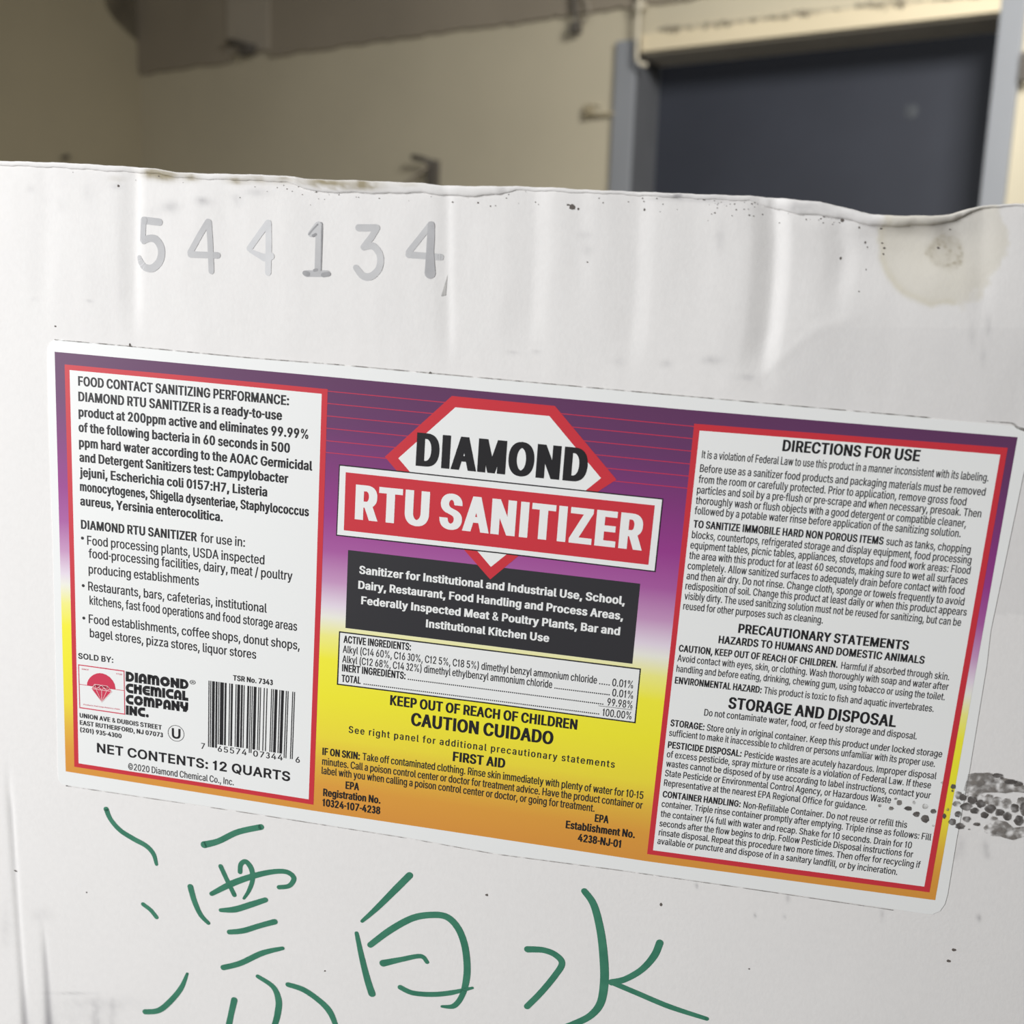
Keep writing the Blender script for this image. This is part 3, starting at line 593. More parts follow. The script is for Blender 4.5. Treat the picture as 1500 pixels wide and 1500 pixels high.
# ------------------------------------------------------------------ lettering: outlines of a plain sans-serif, cap height 500
FONT_TXT = r"""% 664 172,278,143,281,118,292,99,308,85,329,76,354,73,381,73,405,76,432,85,457,99,478,119,494,143,505,172,508,202,505,227,494,246,478,260,457,268,432,271,405,271,381,268,354,259,329,245,308,226,292,202,281 172,322,194,326,209,340,217,359,219,381,219,405,217,427,209,446,195,460,172,464,151,460,136,446,128,427,125,405,125,381,128,359,136,340,150,326 493,-9,463,-6,439,5,419,21,405,42,396,67,394,94,394,118,397,145,405,169,419,190,439,207,463,217,493,221,522,217,546,207,566,190,580,169,588,145,591,118,591,94,588,67,579,42,565,21,546,5,522,-6 493,34,514,39,529,52,537,71,540,94,540,118,537,140,529,159,515,173,493,177,471,173,456,159,448,140,445,118,445,94,448,71,456,52,471,39 130,0,474,500,531,500,187,0
& 440 193,-7,162,-5,134,1,108,12,86,25,68,42,53,61,42,82,36,106,34,131,37,161,47,186,62,209,83,231,138,274,212,330,233,346,250,368,257,398,253,420,241,437,222,449,198,453,165,445,143,424,137,409,135,392,143,357,166,322,200,279,430,0,358,0,168,228,119,288,86,338,77,364,74,392,76,413,81,432,89,450,108,473,132,490,152,498,173,503,197,505,220,503,242,498,261,490,285,473,303,452,314,426,318,397,310,355,286,319,252,288,152,214,133,199,119,185,108,171,98,151,95,129,98,106,107,86,122,69,141,56,164,48,190,46,219,49,247,58,264,68,281,80,296,94,309,110,321,128,330,149,337,171,342,195,343,220,401,220,399,190,396,164,390,141,364,91,339,61,327,46,310,30,289,17,266,7,242,-1,218,-5
' 203 77,312,69,500,133,500,126,312
( 268 88,203,89,240,93,279,99,318,107,358,117,396,129,434,143,469,158,501,173,530,232,530,188,421,159,308,153,272,150,237,149,203,158,113,185,16,232,-94,173,-94,148,-46,126,4,109,54,97,104,90,154
) 268 37,-94,84,18,111,114,120,203,119,237,115,272,110,308,81,421,37,530,95,530,111,501,126,469,139,434,151,396,161,358,170,318,176,278,180,240,181,203,178,153,171,103,159,52,142,2,121,-46,95,-94
, 185 37,-117,66,70,135,70,83,-117
- 190 28,240,162,240,162,185,28,185
. 185 94,-4,76,-1,62,9,52,23,49,40,52,58,62,72,76,82,94,85,111,82,126,72,135,58,139,40,135,23,126,9,111,-1
/ 245 231,523,70,-75,14,-75,175,523
0 445 223,-7,187,-3,156,7,128,24,103,47,83,76,68,111,56,152,49,198,47,250,49,301,56,347,68,388,84,423,104,453,128,476,156,493,188,503,223,507,258,503,289,493,317,476,342,453,362,423,378,388,389,347,396,301,398,250,396,198,389,152,378,111,362,76,342,47,318,24,290,7,258,-3 223,49,246,51,267,59,285,72,301,91,314,114,324,141,332,173,336,209,338,250,336,290,332,327,324,359,314,386,301,409,285,428,267,441,246,449,223,452,199,449,179,441,160,428,144,409,131,386,121,359,113,327,109,290,107,250,109,209,113,173,121,141,131,114,144,91,160,72,179,59,199,51
1 300 150,500,196,500,196,0,134,0,134,372,46,372,46,416,92,424,122,444,140,474
2 445 63,0,63,47,230,225,277,278,305,321,312,342,315,365,312,390,302,411,288,429,268,441,246,449,220,452,193,449,169,440,150,425,136,406,128,383,125,356,64,356,67,384,73,411,85,435,100,456,119,473,141,488,165,498,192,505,221,507,250,505,276,498,301,488,322,474,340,457,355,438,366,415,372,392,374,366,372,339,365,312,356,294,345,275,330,254,262,177,150,59,150,56,383,56,383,0
3 350 50,407,75,459,118,495,171,508,223,496,267,461,293,410,297,352,277,297,239,257,263,257,297,213,313,159,309,102,285,51,245,13,195,-6,141,-4,92,18,54,59,33,111,95,117,113,78,143,52,180,47,216,61,241,94,252,137,245,181,222,217,189,236,150,238,150,290,187,287,216,308,234,345,234,388,218,426,189,448,155,450,126,430,107,394
4 445 39,104,39,156,243,500,305,500,107,163,107,160,406,160,406,104 277,0,277,119,277,144,277,312,337,312,337,0
5 445 217,-7,189,-5,162,1,138,11,116,24,97,40,81,59,70,80,62,103,59,128,120,128,125,107,136,87,151,71,170,59,193,52,217,49,246,53,271,63,293,80,309,103,319,129,322,159,321,180,316,199,308,217,292,240,270,258,244,268,214,272,165,264,143,254,126,242,66,248,94,500,360,500,360,444,148,444,132,296,152,309,174,319,199,326,226,328,248,326,269,322,289,315,307,306,324,294,339,280,352,264,363,247,372,227,379,206,383,184,384,160,382,129,375,101,363,74,346,51,327,31,303,15,277,3,248,-4
6 445 222,-7,193,-4,165,3,140,14,117,30,99,50,83,73,72,99,65,128,62,159,64,183,70,209,78,235,92,264,111,297,135,335,248,500,316,500,148,257,143,257,162,283,192,302,231,309,260,307,287,300,310,290,331,275,349,257,363,236,374,211,380,184,382,154,380,124,373,97,361,71,346,49,327,30,305,14,280,3,252,-4 222,48,250,51,274,62,294,78,309,100,319,125,322,154,319,184,309,210,294,231,274,247,250,257,222,261,195,257,171,247,151,231,136,210,126,185,123,156,126,126,136,100,151,78,171,62,195,51
7 445 95,0,318,441,318,444,61,444,61,500,384,500,384,441,162,0
8 445 222,-7,190,-5,160,1,133,11,109,25,89,41,73,61,61,83,53,107,51,133,52,154,57,173,64,192,79,217,99,237,123,252,150,260,127,271,107,284,91,303,79,324,72,348,69,374,71,398,78,421,89,442,104,461,122,476,143,489,167,499,194,505,222,507,251,505,277,499,301,489,322,476,340,461,355,442,366,421,373,398,375,374,373,348,365,324,353,303,337,284,318,271,295,262,322,252,345,237,365,217,381,192,388,173,392,154,394,133,392,107,384,83,372,61,355,41,335,25,311,11,284,1,255,-5 222,48,253,51,280,59,301,72,317,90,328,111,331,136,327,162,317,185,300,204,278,219,252,228,222,231,193,228,166,219,144,204,128,185,117,162,113,136,117,111,127,90,143,72,164,59,182,53,201,50 222,285,247,287,269,295,288,308,302,325,311,345,314,369,311,393,302,413,289,429,270,442,248,449,222,452,197,449,174,442,156,429,142,413,133,393,131,369,133,345,142,325,156,308,175,295,197,287
9 445 222,507,252,504,280,497,305,486,327,470,346,450,362,427,373,401,380,372,382,341,380,317,375,291,366,265,353,236,334,203,310,165,197,0,128,0,296,243,302,243,283,217,252,198,214,191,185,193,159,200,135,210,114,225,96,243,82,264,71,289,65,316,62,346,65,376,72,404,83,429,99,451,118,470,140,486,165,497,193,504 222,452,195,449,171,438,151,422,136,400,126,375,123,346,126,316,136,290,151,269,171,253,195,243,222,239,250,243,274,253,294,269,309,290,319,315,322,344,319,374,309,400,294,422,274,438,250,449
: 185 94,-4,76,-1,62,9,52,23,49,40,52,58,62,72,76,82,94,85,111,82,126,72,135,58,139,40,135,23,126,9,111,-1 94,266,76,269,62,279,52,294,49,311,52,328,62,343,76,352,94,356,111,352,126,343,135,328,139,311,135,294,126,279,111,269
A 471 16,0,198,500,271,500,455,0,388,0,282,297,260,366,228,470,241,470,209,365,187,297,84,0 108,140,108,195,363,195,363,140
B 448 59,0,59,500,237,500,270,498,298,492,323,482,344,469,361,453,374,434,384,414,389,391,391,367,388,338,380,315,367,296,350,281,309,262,309,258,333,253,357,241,378,223,395,200,404,180,409,159,411,134,409,109,403,87,393,66,379,47,361,31,339,18,311,8,279,2,242,0 122,56,241,56,276,59,304,66,324,78,338,94,347,113,349,134,346,159,337,181,321,200,300,214,274,224,244,227,122,227 122,281,234,281,260,283,283,291,303,304,318,321,327,342,330,366,328,387,320,405,307,421,289,434,265,441,236,444,122,444
C 501 263,-7,221,-3,183,7,148,24,116,48,90,78,68,113,52,154,43,199,40,250,43,300,52,346,68,386,90,422,116,452,148,475,183,493,221,503,263,507,288,505,311,502,334,496,356,487,376,476,395,463,412,448,427,430,440,411,451,390,459,367,465,342,401,342,394,367,383,388,351,421,310,441,263,448,233,445,206,438,180,425,158,407,139,385,123,358,111,326,104,290,102,250,104,210,111,174,123,142,139,115,158,93,181,75,206,62,233,55,263,52,310,59,351,79,383,112,401,158,465,158,459,133,451,110,440,89,427,70,412,53,395,37,377,24,356,13,335,5,312,-2,288,-5
D 494 215,0,94,0,94,56,211,56,249,59,283,66,312,79,337,97,357,120,372,146,383,178,390,212,392,251,390,289,384,324,373,354,357,381,338,403,314,421,286,434,254,441,217,444,92,444,92,500,221,500,268,497,310,487,346,470,378,447,405,419,426,384,441,345,451,300,454,251,451,201,441,157,426,117,404,82,377,53,345,30,307,13,263,3 122,500,122,0,59,0,59,500
E 411 59,0,59,500,366,500,366,444,122,444,122,281,349,281,349,225,122,225,122,56,369,56,369,0
F 403 59,0,59,500,363,500,363,444,122,444,122,273,340,273,340,217,122,217,122,0
G 511 264,-7,221,-3,182,7,147,25,116,48,89,78,68,114,52,154,43,200,40,250,43,300,52,346,68,386,89,422,115,452,146,475,181,493,219,503,260,507,286,505,311,501,335,495,357,486,377,475,396,461,413,446,428,428,441,409,452,388,460,366,466,343,401,343,381,386,350,420,310,441,261,448,232,445,205,438,180,425,158,407,139,385,123,358,111,326,104,290,102,250,104,210,111,174,123,142,139,115,158,93,181,75,207,62,234,55,264,52,291,54,316,60,339,70,359,84,376,101,389,121,400,145,406,171,408,199,427,196,278,196,278,251,470,251,470,197,467,157,458,121,443,89,423,61,399,38,370,18,338,4,302,-4
H 508 59,0,59,500,122,500,122,284,386,284,386,500,449,500,449,0,386,0,386,228,122,228,122,0
I 192 64,500,128,500,128,0,64,0
J 390 182,-7,141,-2,105,11,74,32,51,62,37,99,33,143,33,170,96,170,96,143,99,115,106,91,119,73,137,60,158,52,182,49,206,52,226,60,244,73,257,91,265,115,267,143,267,500,331,500,331,143,326,99,312,62,289,32,259,11,223,-2
K 459 103,143,103,212,137,257,171,298,208,338,357,500,441,500,227,271,224,271 59,0,59,500,122,500,122,329,122,221,122,190,122,0 366,0,185,255,224,304,441,0
L 386 59,0,59,500,122,500,122,56,355,56,355,0
M 617 59,0,59,500,149,500,272,184,282,156,294,120,306,82,316,48,302,48,312,81,324,119,336,156,346,184,468,500,558,500,558,0,496,0,496,286,496,321,496,362,497,406,498,449,504,449,489,402,474,357,459,316,448,286,336,0,281,0,167,286,156,315,142,355,127,401,110,449,117,449,118,409,119,365,119,323,120,286,120,0
N 514 59,0,59,500,134,500,337,180,357,148,381,105,407,54,398,53,394,106,392,155,392,192,392,500,455,500,455,0,380,0,199,285,174,325,145,374,106,444,117,446,120,377,122,322,123,286,123,0
O 524 262,-7,221,-3,183,7,148,24,117,48,90,78,69,113,52,154,43,199,40,250,43,300,52,346,69,386,90,422,117,452,148,475,183,493,221,503,262,507,304,503,342,493,377,475,408,452,434,422,456,386,472,346,481,300,485,250,481,199,472,154,456,113,434,78,408,48,377,24,342,7,304,-3 262,52,291,55,318,62,343,75,366,92,385,114,401,142,413,173,420,209,423,250,420,290,413,327,401,358,385,386,366,408,343,425,318,438,291,445,262,448,233,445,206,438,181,425,158,408,139,385,123,358,111,326,104,290,102,250,104,209,111,173,123,142,139,115,158,92,181,75,206,62,233,55
P 437 59,0,59,500,231,500,267,498,299,491,327,479,350,463,369,445,383,422,393,397,400,371,402,342,400,313,393,286,383,261,369,239,350,219,327,204,299,192,267,185,231,183,107,183,107,238,229,238,253,240,274,244,292,252,313,268,327,289,336,314,339,342,336,370,327,395,313,415,292,431,274,438,253,443,228,444,122,444,122,0
Q 524 241,156,307,156,363,83,377,64,460,-47,394,-47,340,26,326,45 262,-7,221,-3,183,7,148,24,117,48,90,78,69,113,52,154,43,199,40,250,43,300,52,346,69,386,90,422,117,452,148,475,183,493,221,503,262,507,304,503,342,493,377,475,408,452,434,422,456,386,472,346,481,300,485,250,481,199,472,154,456,113,434,78,408,48,377,24,342,7,304,-3 262,52,291,55,318,62,343,75,366,92,385,114,401,142,413,173,420,209,423,250,420,290,413,327,401,358,385,386,366,408,343,425,318,438,291,445,262,448,233,445,206,438,181,425,158,408,139,385,123,358,111,326,104,290,102,250,104,209,111,173,123,142,139,115,158,92,181,75,206,62,233,55
R 441 59,0,59,500,232,500,268,498,300,491,327,480,350,465,369,447,384,426,394,401,400,375,402,346,400,317,394,291,384,267,369,246,350,228,327,213,300,203,268,196,232,194,95,194,95,251,230,251,254,252,275,256,293,262,314,276,328,295,336,319,339,346,336,374,328,398,314,417,292,432,275,439,253,443,229,444,122,444,122,0 347,0,226,225,298,225,420,0
S 439 220,-9,185,-7,154,-1,125,9,101,23,80,39,63,59,50,82,42,107,38,134,103,134,109,108,121,86,140,70,164,58,191,51,220,48,242,50,262,53,281,59,305,72,324,90,336,112,340,137,336,159,326,176,311,190,291,201,241,218,181,235,142,248,110,265,85,284,66,307,55,335,51,366,54,393,61,418,74,440,91,460,111,476,135,489,162,499,192,505,223,507,255,505,284,499,311,489,334,476,354,460,371,441,383,420,391,396,394,371,332,371,326,395,314,414,297,430,275,441,250,448,221,451,191,448,164,440,143,428,127,411,116,391,113,369,117,346,129,328,146,314,166,303,209,288,260,274,306,259,353,234,372,216,388,194,395,177,400,158,401,136,399,110,392,85,380,62,363,42,343,25,318,10,289,0,256,-7
T 441 31,444,31,500,410,500,410,444,252,444,252,0,189,0,189,444
U 508 254,-8,217,-5,182,2,151,15,124,32,102,54,83,79,70,107,62,137,59,170,59,500,122,500,122,175,124,152,129,131,138,111,150,94,166,79,184,67,205,58,228,52,254,51,281,52,304,58,325,67,343,79,358,94,370,111,379,131,384,152,386,175,386,500,449,500,449,170,447,137,439,107,425,79,407,54,384,32,357,15,326,2,292,-5
V 471 200,0,16,500,83,500,189,203,212,135,244,30,231,30,262,136,285,203,388,500,455,500,273,0
W 674 152,0,16,500,81,500,160,193,172,143,184,92,194,39,186,39,196,92,208,143,220,193,301,500,373,500,454,193,466,143,478,92,489,39,480,39,490,92,502,143,514,193,593,500,658,500,521,0,448,0,361,317,345,385,330,467,344,467,329,388,312,317,227,0
X 466 18,0,213,280,213,232,29,500,102,500,175,394,201,355,220,323,239,287,228,287,248,323,267,355,293,394,367,500,439,500,254,235,254,282,448,0,375,0,287,127,264,162,245,192,227,227,240,227,221,193,203,163,179,127,90,0
Y 464 200,0,200,205,16,500,90,500,189,339,218,287,245,227,220,227,247,288,276,339,374,500,447,500,263,205,263,0
Z 431 41,0,41,46,269,379,301,423,335,467,342,447,281,444,219,444,40,444,40,500,390,500,390,454,166,127,132,79,96,33,89,53,149,56,210,56,393,56,393,0
a 383 157,-8,134,-7,113,-2,93,5,75,15,59,28,47,44,37,62,32,83,30,106,33,135,42,158,57,176,76,190,123,207,175,216,230,223,261,231,268,239,271,250,269,274,262,292,251,306,236,316,216,323,192,325,168,323,147,317,116,296,98,269,40,286,50,307,62,325,77,340,94,352,112,362,131,369,151,374,171,377,191,378,235,373,281,354,301,338,317,315,325,296,329,273,331,247,331,0,272,0,272,51,268,51,248,24,212,1,187,-6 167,45,198,48,224,58,244,73,259,92,268,113,271,136,271,187,255,179,227,173,197,168,172,165,132,156,115,148,102,137,93,122,90,103,93,85,100,71,112,60,128,51
b 417 226,-8,194,-5,169,4,135,31,116,58,110,58,110,0,52,0,52,500,112,500,112,314,116,314,135,340,168,366,193,375,225,378,255,375,283,367,308,354,330,337,348,314,363,288,375,257,381,223,384,186,381,148,375,114,364,83,349,56,330,34,308,16,283,3,255,-5 216,46,238,48,258,54,275,64,289,78,301,95,310,115,317,137,321,161,322,186,321,212,317,235,311,257,301,276,289,293,275,306,258,316,238,322,216,324,195,322,175,316,158,307,144,294,132,277,123,258,116,237,112,213,111,186,112,160,116,135,123,113,132,94,144,77,159,64,176,54,195,48
c 389 204,-8,171,-5,142,3,115,16,91,34,71,57,55,84,43,114,36,148,34,184,36,221,43,255,55,286,71,313,91,335,115,354,142,367,171,375,204,378,256,371,300,350,334,316,355,272,298,257,285,284,265,305,238,319,204,324,180,322,160,316,143,305,128,291,116,274,107,254,100,232,96,209,95,184,96,160,100,137,107,115,116,96,128,79,143,65,160,54,180,48,204,46,238,51,266,65,287,87,299,115,357,101,348,77,335,55,301,21,256,-1
d 417 192,-8,162,-5,135,3,110,16,87,34,69,56,54,83,43,114,36,148,34,186,36,223,43,257,54,288,69,314,88,337,110,354,135,367,162,375,192,378,224,375,249,366,282,340,301,314,305,314,305,500,365,500,365,0,307,0,307,58,301,58,282,31,248,4,223,-5 201,46,222,48,242,54,259,64,273,77,285,94,294,113,301,135,305,160,306,186,305,213,301,237,294,258,285,277,273,294,259,307,242,316,223,322,201,324,179,322,159,316,142,306,128,293,116,276,107,257,100,235,96,212,95,186,96,161,100,137,107,115,116,95,128,78,143,64,160,54,179,48
e 397 208,-8,174,-5,143,3,115,16,91,34,71,57,55,83,43,114,36,147,34,184,36,220,43,254,54,285,70,312,90,335,113,353,140,367,169,375,202,378,222,377,242,373,261,368,280,359,297,349,314,335,328,319,341,299,351,277,359,252,363,223,365,191,365,166,73,166,73,217,332,217,304,199,303,222,299,244,293,264,278,289,258,308,233,320,202,324,180,323,161,317,144,308,123,289,107,265,97,237,94,207,94,174,96,148,101,125,109,104,119,87,133,72,148,60,167,52,187,47,209,45,249,52,281,71,300,104,359,89,347,62,329,39,314,25,297,14,278,4,256,-3,233,-7
f 249 224,373,224,321,6,321,6,373 79,0,79,424,83,453,94,478,111,496,133,510,158,518,184,521,218,518,239,512,223,460,211,464,191,466,168,462,152,452,142,435,139,411,139,0
g 418 203,-148,177,-147,153,-143,132,-137,104,-125,81,-108,63,-89,50,-68,100,-40,119,-65,152,-87,175,-93,203,-96,232,-93,256,-86,277,-74,293,-57,303,-34,306,-6,306,67,301,67,282,41,248,15,223,7,192,5,163,7,136,14,111,26,88,43,70,63,54,89,43,118,36,151,34,188,36,225,43,258,54,288,69,315,88,337,110,354,135,367,163,375,193,378,224,375,249,366,283,340,302,313,308,313,308,373,366,373,366,-9,364,-39,356,-66,344,-88,328,-107,309,-122,286,-134,260,-142,233,-146 201,58,223,60,242,65,259,74,280,93,295,119,302,140,306,163,307,189,306,215,302,238,295,259,286,278,274,294,259,307,243,316,223,322,201,324,179,322,160,316,143,306,128,293,116,277,107,258,100,237,96,214,95,189,96,164,100,141,107,120,122,94,143,74,160,65,179,60
h 403 112,223,112,0,52,0,52,500,112,500,112,283,101,283,114,314,130,338,149,356,172,368,196,375,223,378,248,376,270,371,290,362,308,350,323,334,335,315,344,293,349,266,351,236,351,0,291,0,291,231,288,258,281,281,268,299,251,313,231,321,206,323,181,321,158,312,139,298,124,278,115,253
i 164 52,0,52,373,112,373,112,0 82,435,66,438,53,447,44,460,41,475,44,490,53,503,66,512,82,515,98,512,112,503,121,490,124,475,121,460,112,447,98,438
j 164 52,373,112,373,112,-30,111,-51,107,-71,100,-89,85,-111,64,-127,46,-134,26,-139,4,-140,-10,-140,-10,-85,2,-85,24,-82,40,-71,49,-53,52,-29 82,435,66,438,53,447,43,460,40,475,43,490,53,503,66,512,82,515,98,512,112,503,121,490,124,475,121,460,112,447,98,438
k 374 108,134,108,208,118,208,280,373,354,373,181,196,174,196 52,0,52,500,112,500,112,0 289,0,145,183,188,225,366,0
l 186 137,-2,111,0,89,7,73,20,61,37,54,58,52,83,52,500,112,500,112,97,113,75,118,61,128,54,144,51,158,52,167,53,178,3,159,-1
m 599 52,0,52,373,110,373,110,290,106,290,116,318,130,340,148,357,169,370,192,377,215,380,241,377,264,368,282,355,297,336,308,315,315,290,307,290,316,315,331,337,351,355,374,368,401,377,429,380,450,378,470,373,489,365,505,354,520,340,531,323,540,302,546,278,547,251,547,0,487,0,487,249,485,274,477,293,464,307,440,320,411,325,388,322,368,314,351,302,339,285,332,265,330,243,330,0,269,0,269,255,264,284,249,306,225,320,196,325,175,322,155,315,137,302,124,284,115,262,112,234,112,0
n 403 112,223,112,0,52,0,52,373,110,373,110,283,101,283,114,314,130,338,149,356,172,368,196,375,223,378,248,376,270,371,290,362,308,350,323,334,335,315,344,293,349,266,351,236,351,0,291,0,291,231,288,258,281,281,268,299,251,313,231,321,206,323,181,321,158,312,139,298,124,278,115,253
o 408 204,-8,171,-5,142,3,115,16,91,34,71,57,55,84,43,114,36,148,34,184,36,221,43,255,55,286,71,313,91,335,115,354,142,367,171,375,204,378,236,375,266,367,293,354,317,335,337,313,353,286,365,255,372,221,374,184,372,148,365,114,353,84,337,57,317,34,293,16,266,3,236,-5 204,46,227,48,248,54,266,65,280,79,293,96,302,115,308,137,312,160,314,184,312,209,308,232,302,254,293,274,280,291,266,305,248,316,227,322,204,324,180,322,160,316,143,305,128,291,116,274,107,254,100,232,96,209,95,184,96,160,100,137,107,115,116,96,128,79,143,65,160,54,180,48
p 417 52,-140,52,373,110,373,110,314,116,314,135,340,168,366,193,375,225,378,255,375,283,367,308,354,330,337,348,314,363,288,375,257,381,223,384,186,381,148,375,114,364,83,349,56,330,34,308,16,283,3,255,-5,226,-8,194,-5,170,4,136,31,116,58,112,58,112,-140 216,46,238,48,258,54,275,64,289,78,301,95,310,115,317,137,321,161,322,186,321,212,317,235,311,257,301,276,289,293,275,306,258,316,238,322,216,324,195,322,175,316,158,307,144,294,132,277,123,258,116,237,112,213,111,186,112,160,116,135,123,113,132,94,144,77,159,64,176,54,195,48
q 417 365,-140,305,-140,305,58,301,58,282,31,248,4,223,-5,192,-8,162,-5,135,3,110,16,87,34,69,56,54,83,43,114,36,148,34,186,36,223,43,257,54,288,69,314,88,337,110,354,135,367,162,375,192,378,224,375,249,366,282,340,301,314,307,314,307,373,365,373 201,46,222,48,242,54,259,64,273,77,285,94,294,113,301,135,305,160,306,186,305,213,301,237,294,258,285,277,273,294,259,307,242,316,223,322,201,324,179,322,159,316,142,306,128,293,116,276,107,257,100,235,96,212,95,186,96,161,100,137,107,115,116,95,128,78,143,64,160,54,179,48
r 255 52,0,52,373,110,373,110,315,113,315,128,341,150,361,168,371,188,376,209,378,225,378,239,377,239,317,226,319,203,320,179,317,156,309,138,296,124,279,115,257,112,233,112,0
s 359 179,-8,154,-7,131,-3,110,3,91,12,75,23,61,37,49,53,41,72,35,93,92,105,103,78,122,59,147,48,178,45,202,46,223,52,240,61,258,79,263,101,260,119,250,133,232,145,208,152,147,167,116,177,90,189,71,205,57,223,49,245,46,269,48,290,54,309,64,326,77,341,94,354,113,364,135,372,158,376,184,378,208,377,230,373,249,366,274,352,294,333,308,311,318,285,263,272,254,292,238,310,216,323,184,327,154,323,129,311,112,294,107,272,110,254,122,239,141,228,169,219,226,206,257,196,282,184,301,168,315,150,323,129,326,105,323,84,317,64,307,46,293,31,276,17,255,6,232,-2,207,-6
t 223 200,373,200,321,6,321,6,373 64,463,124,463,124,96,126,75,134,60,147,52,167,49,182,50,198,53,209,2,189,-3,165,-4,136,-1,111,7,90,21,76,40,67,63,64,91
u 403 179,-5,155,-3,133,2,113,11,95,23,80,38,68,58,59,80,53,107,52,137,52,373,112,373,112,142,114,115,122,92,135,74,152,60,172,52,197,49,222,52,245,61,264,75,279,95,288,120,291,150,291,373,351,373,351,0,293,0,293,90,302,90,289,59,272,34,253,17,230,5,206,-3
v 383 160,0,17,373,83,373,162,152,184,85,202,20,181,20,199,85,220,152,300,373,365,373,222,0
w 557 135,0,22,373,86,373,131,210,151,134,172,41,162,41,182,132,203,210,248,373,311,373,355,210,375,133,395,41,385,41,406,133,426,210,472,373,535,373,422,0,362,0,313,169,299,221,286,276,272,332,286,332,272,276,258,221,244,169,195,0
x 372 20,0,168,214,168,168,28,373,98,373,145,300,176,249,204,202,172,202,199,249,229,300,277,373,346,373,205,166,205,210,352,0,282,0,227,84,196,134,170,179,201,179,175,134,146,84,90,0
y 383 47,-136,60,-84,70,-86,102,-87,116,-82,128,-73,139,-57,148,-35,160,-1,17,373,83,373,162,152,184,85,202,20,181,20,199,85,220,152,300,373,365,373,201,-57,173,-105,156,-122,137,-133,115,-140,90,-143,63,-141
z 374 41,0,41,45,250,314,250,317,47,317,47,373,327,373,327,325,124,59,124,55,333,55,333,0
© 626 170,250,173,276,179,300,190,323,204,343,222,361,242,375,265,386,290,392,315,395,338,393,360,388,380,380,398,369,414,355,428,339,440,321,448,302,452,281,393,281,384,304,366,322,342,334,315,338,292,335,271,326,253,312,239,294,230,273,227,250,230,227,239,206,253,188,271,174,292,165,315,162,341,166,363,178,379,196,388,219,447,219,443,198,435,178,424,160,411,144,396,131,378,120,359,111,338,106,315,105,290,107,265,113,242,124,222,139,204,156,190,177,179,200,173,224 313,-8,278,-5,245,1,213,12,183,27,155,46,131,68,109,93,90,120,75,150,64,182,57,215,55,250,57,285,64,318,75,350,90,380,109,407,131,432,155,454,183,473,213,488,245,499,278,505,313,508,348,505,381,499,413,488,443,473,470,454,495,432,517,407,535,380,551,350,562,318,568,285,570,250,568,215,562,182,551,150,535,120,517,93,495,68,470,46,443,27,413,12,381,1,348,-5 313,50,340,52,366,57,390,66,414,77,435,92,454,109,471,128,485,150,497,173,506,197,511,223,512,250,511,277,506,303,497,327,485,350,471,372,454,391,435,408,414,423,390,434,366,443,340,448,313,450,286,448,260,443,235,434,212,423,191,408,172,391,155,372,140,350,129,327,120,303,115,277,113,250,115,223,120,197,129,173,140,150,155,128,172,109,191,92,212,77,235,66,260,57,286,52
® 455 228,116,201,118,176,123,152,131,129,143,108,157,90,173,73,192,59,213,47,236,39,260,34,285,32,311,34,338,39,363,47,387,59,410,73,430,90,449,108,466,129,480,152,491,176,500,201,505,228,507,254,505,279,500,304,491,326,480,347,466,366,449,382,430,396,410,408,387,416,363,421,338,423,311,421,285,416,260,408,236,396,213,382,192,366,173,347,157,326,143,304,131,279,123,254,118 228,163,254,166,279,172,302,183,323,198,341,216,356,237,367,260,373,285,376,311,373,338,367,363,356,386,341,407,323,425,302,439,279,451,254,457,228,459,201,457,176,451,153,439,132,425,114,407,99,386,88,363,82,338,80,311,82,285,88,260,99,237,114,216,132,198,153,183,176,172,201,166 268,222,224,307,269,307,313,222 158,222,158,402,248,402,274,395,297,376,304,362,306,344,304,326,296,311,273,290,246,283,182,283,182,313,235,313,253,321,260,331,262,344,260,357,253,366,235,371,199,371,199,222
• 382 191,91,163,95,137,105,115,122,98,144,87,170,84,198,87,227,98,253,115,274,137,291,163,302,191,306,219,302,245,291,267,274,284,253,295,227,298,198,295,170,284,144,267,122,245,105,219,95"""
RAW = {' ': (158, [])}
for ln in FONT_TXT.split('\n'):
    if not ln.strip() or ln[0] == ' ': continue
    tk = ln[2:].split(' ')
    cs = []
    for q in tk[1:]:
        nums = [int(i) for i in q.split(',')]
        cs.append([(nums[i], nums[i + 1]) for i in range(0, len(nums), 2)])
    RAW[ln[0]] = (int(tk[0]), cs)
def sarea(c): return sum(c[i - 1][0] * c[i][1] - c[i][0] * c[i - 1][1] for i in range(len(c))) / 2
def inside(p, c):
    r = False
    for i in range(len(c)):
        a, b = c[i - 1], c[i]
        if (a[1] > p[1]) != (b[1] > p[1]) and p[0] < (b[0] - a[0]) * (p[1] - a[1]) / (b[1] - a[1]) + a[0]: r = not r
    return r
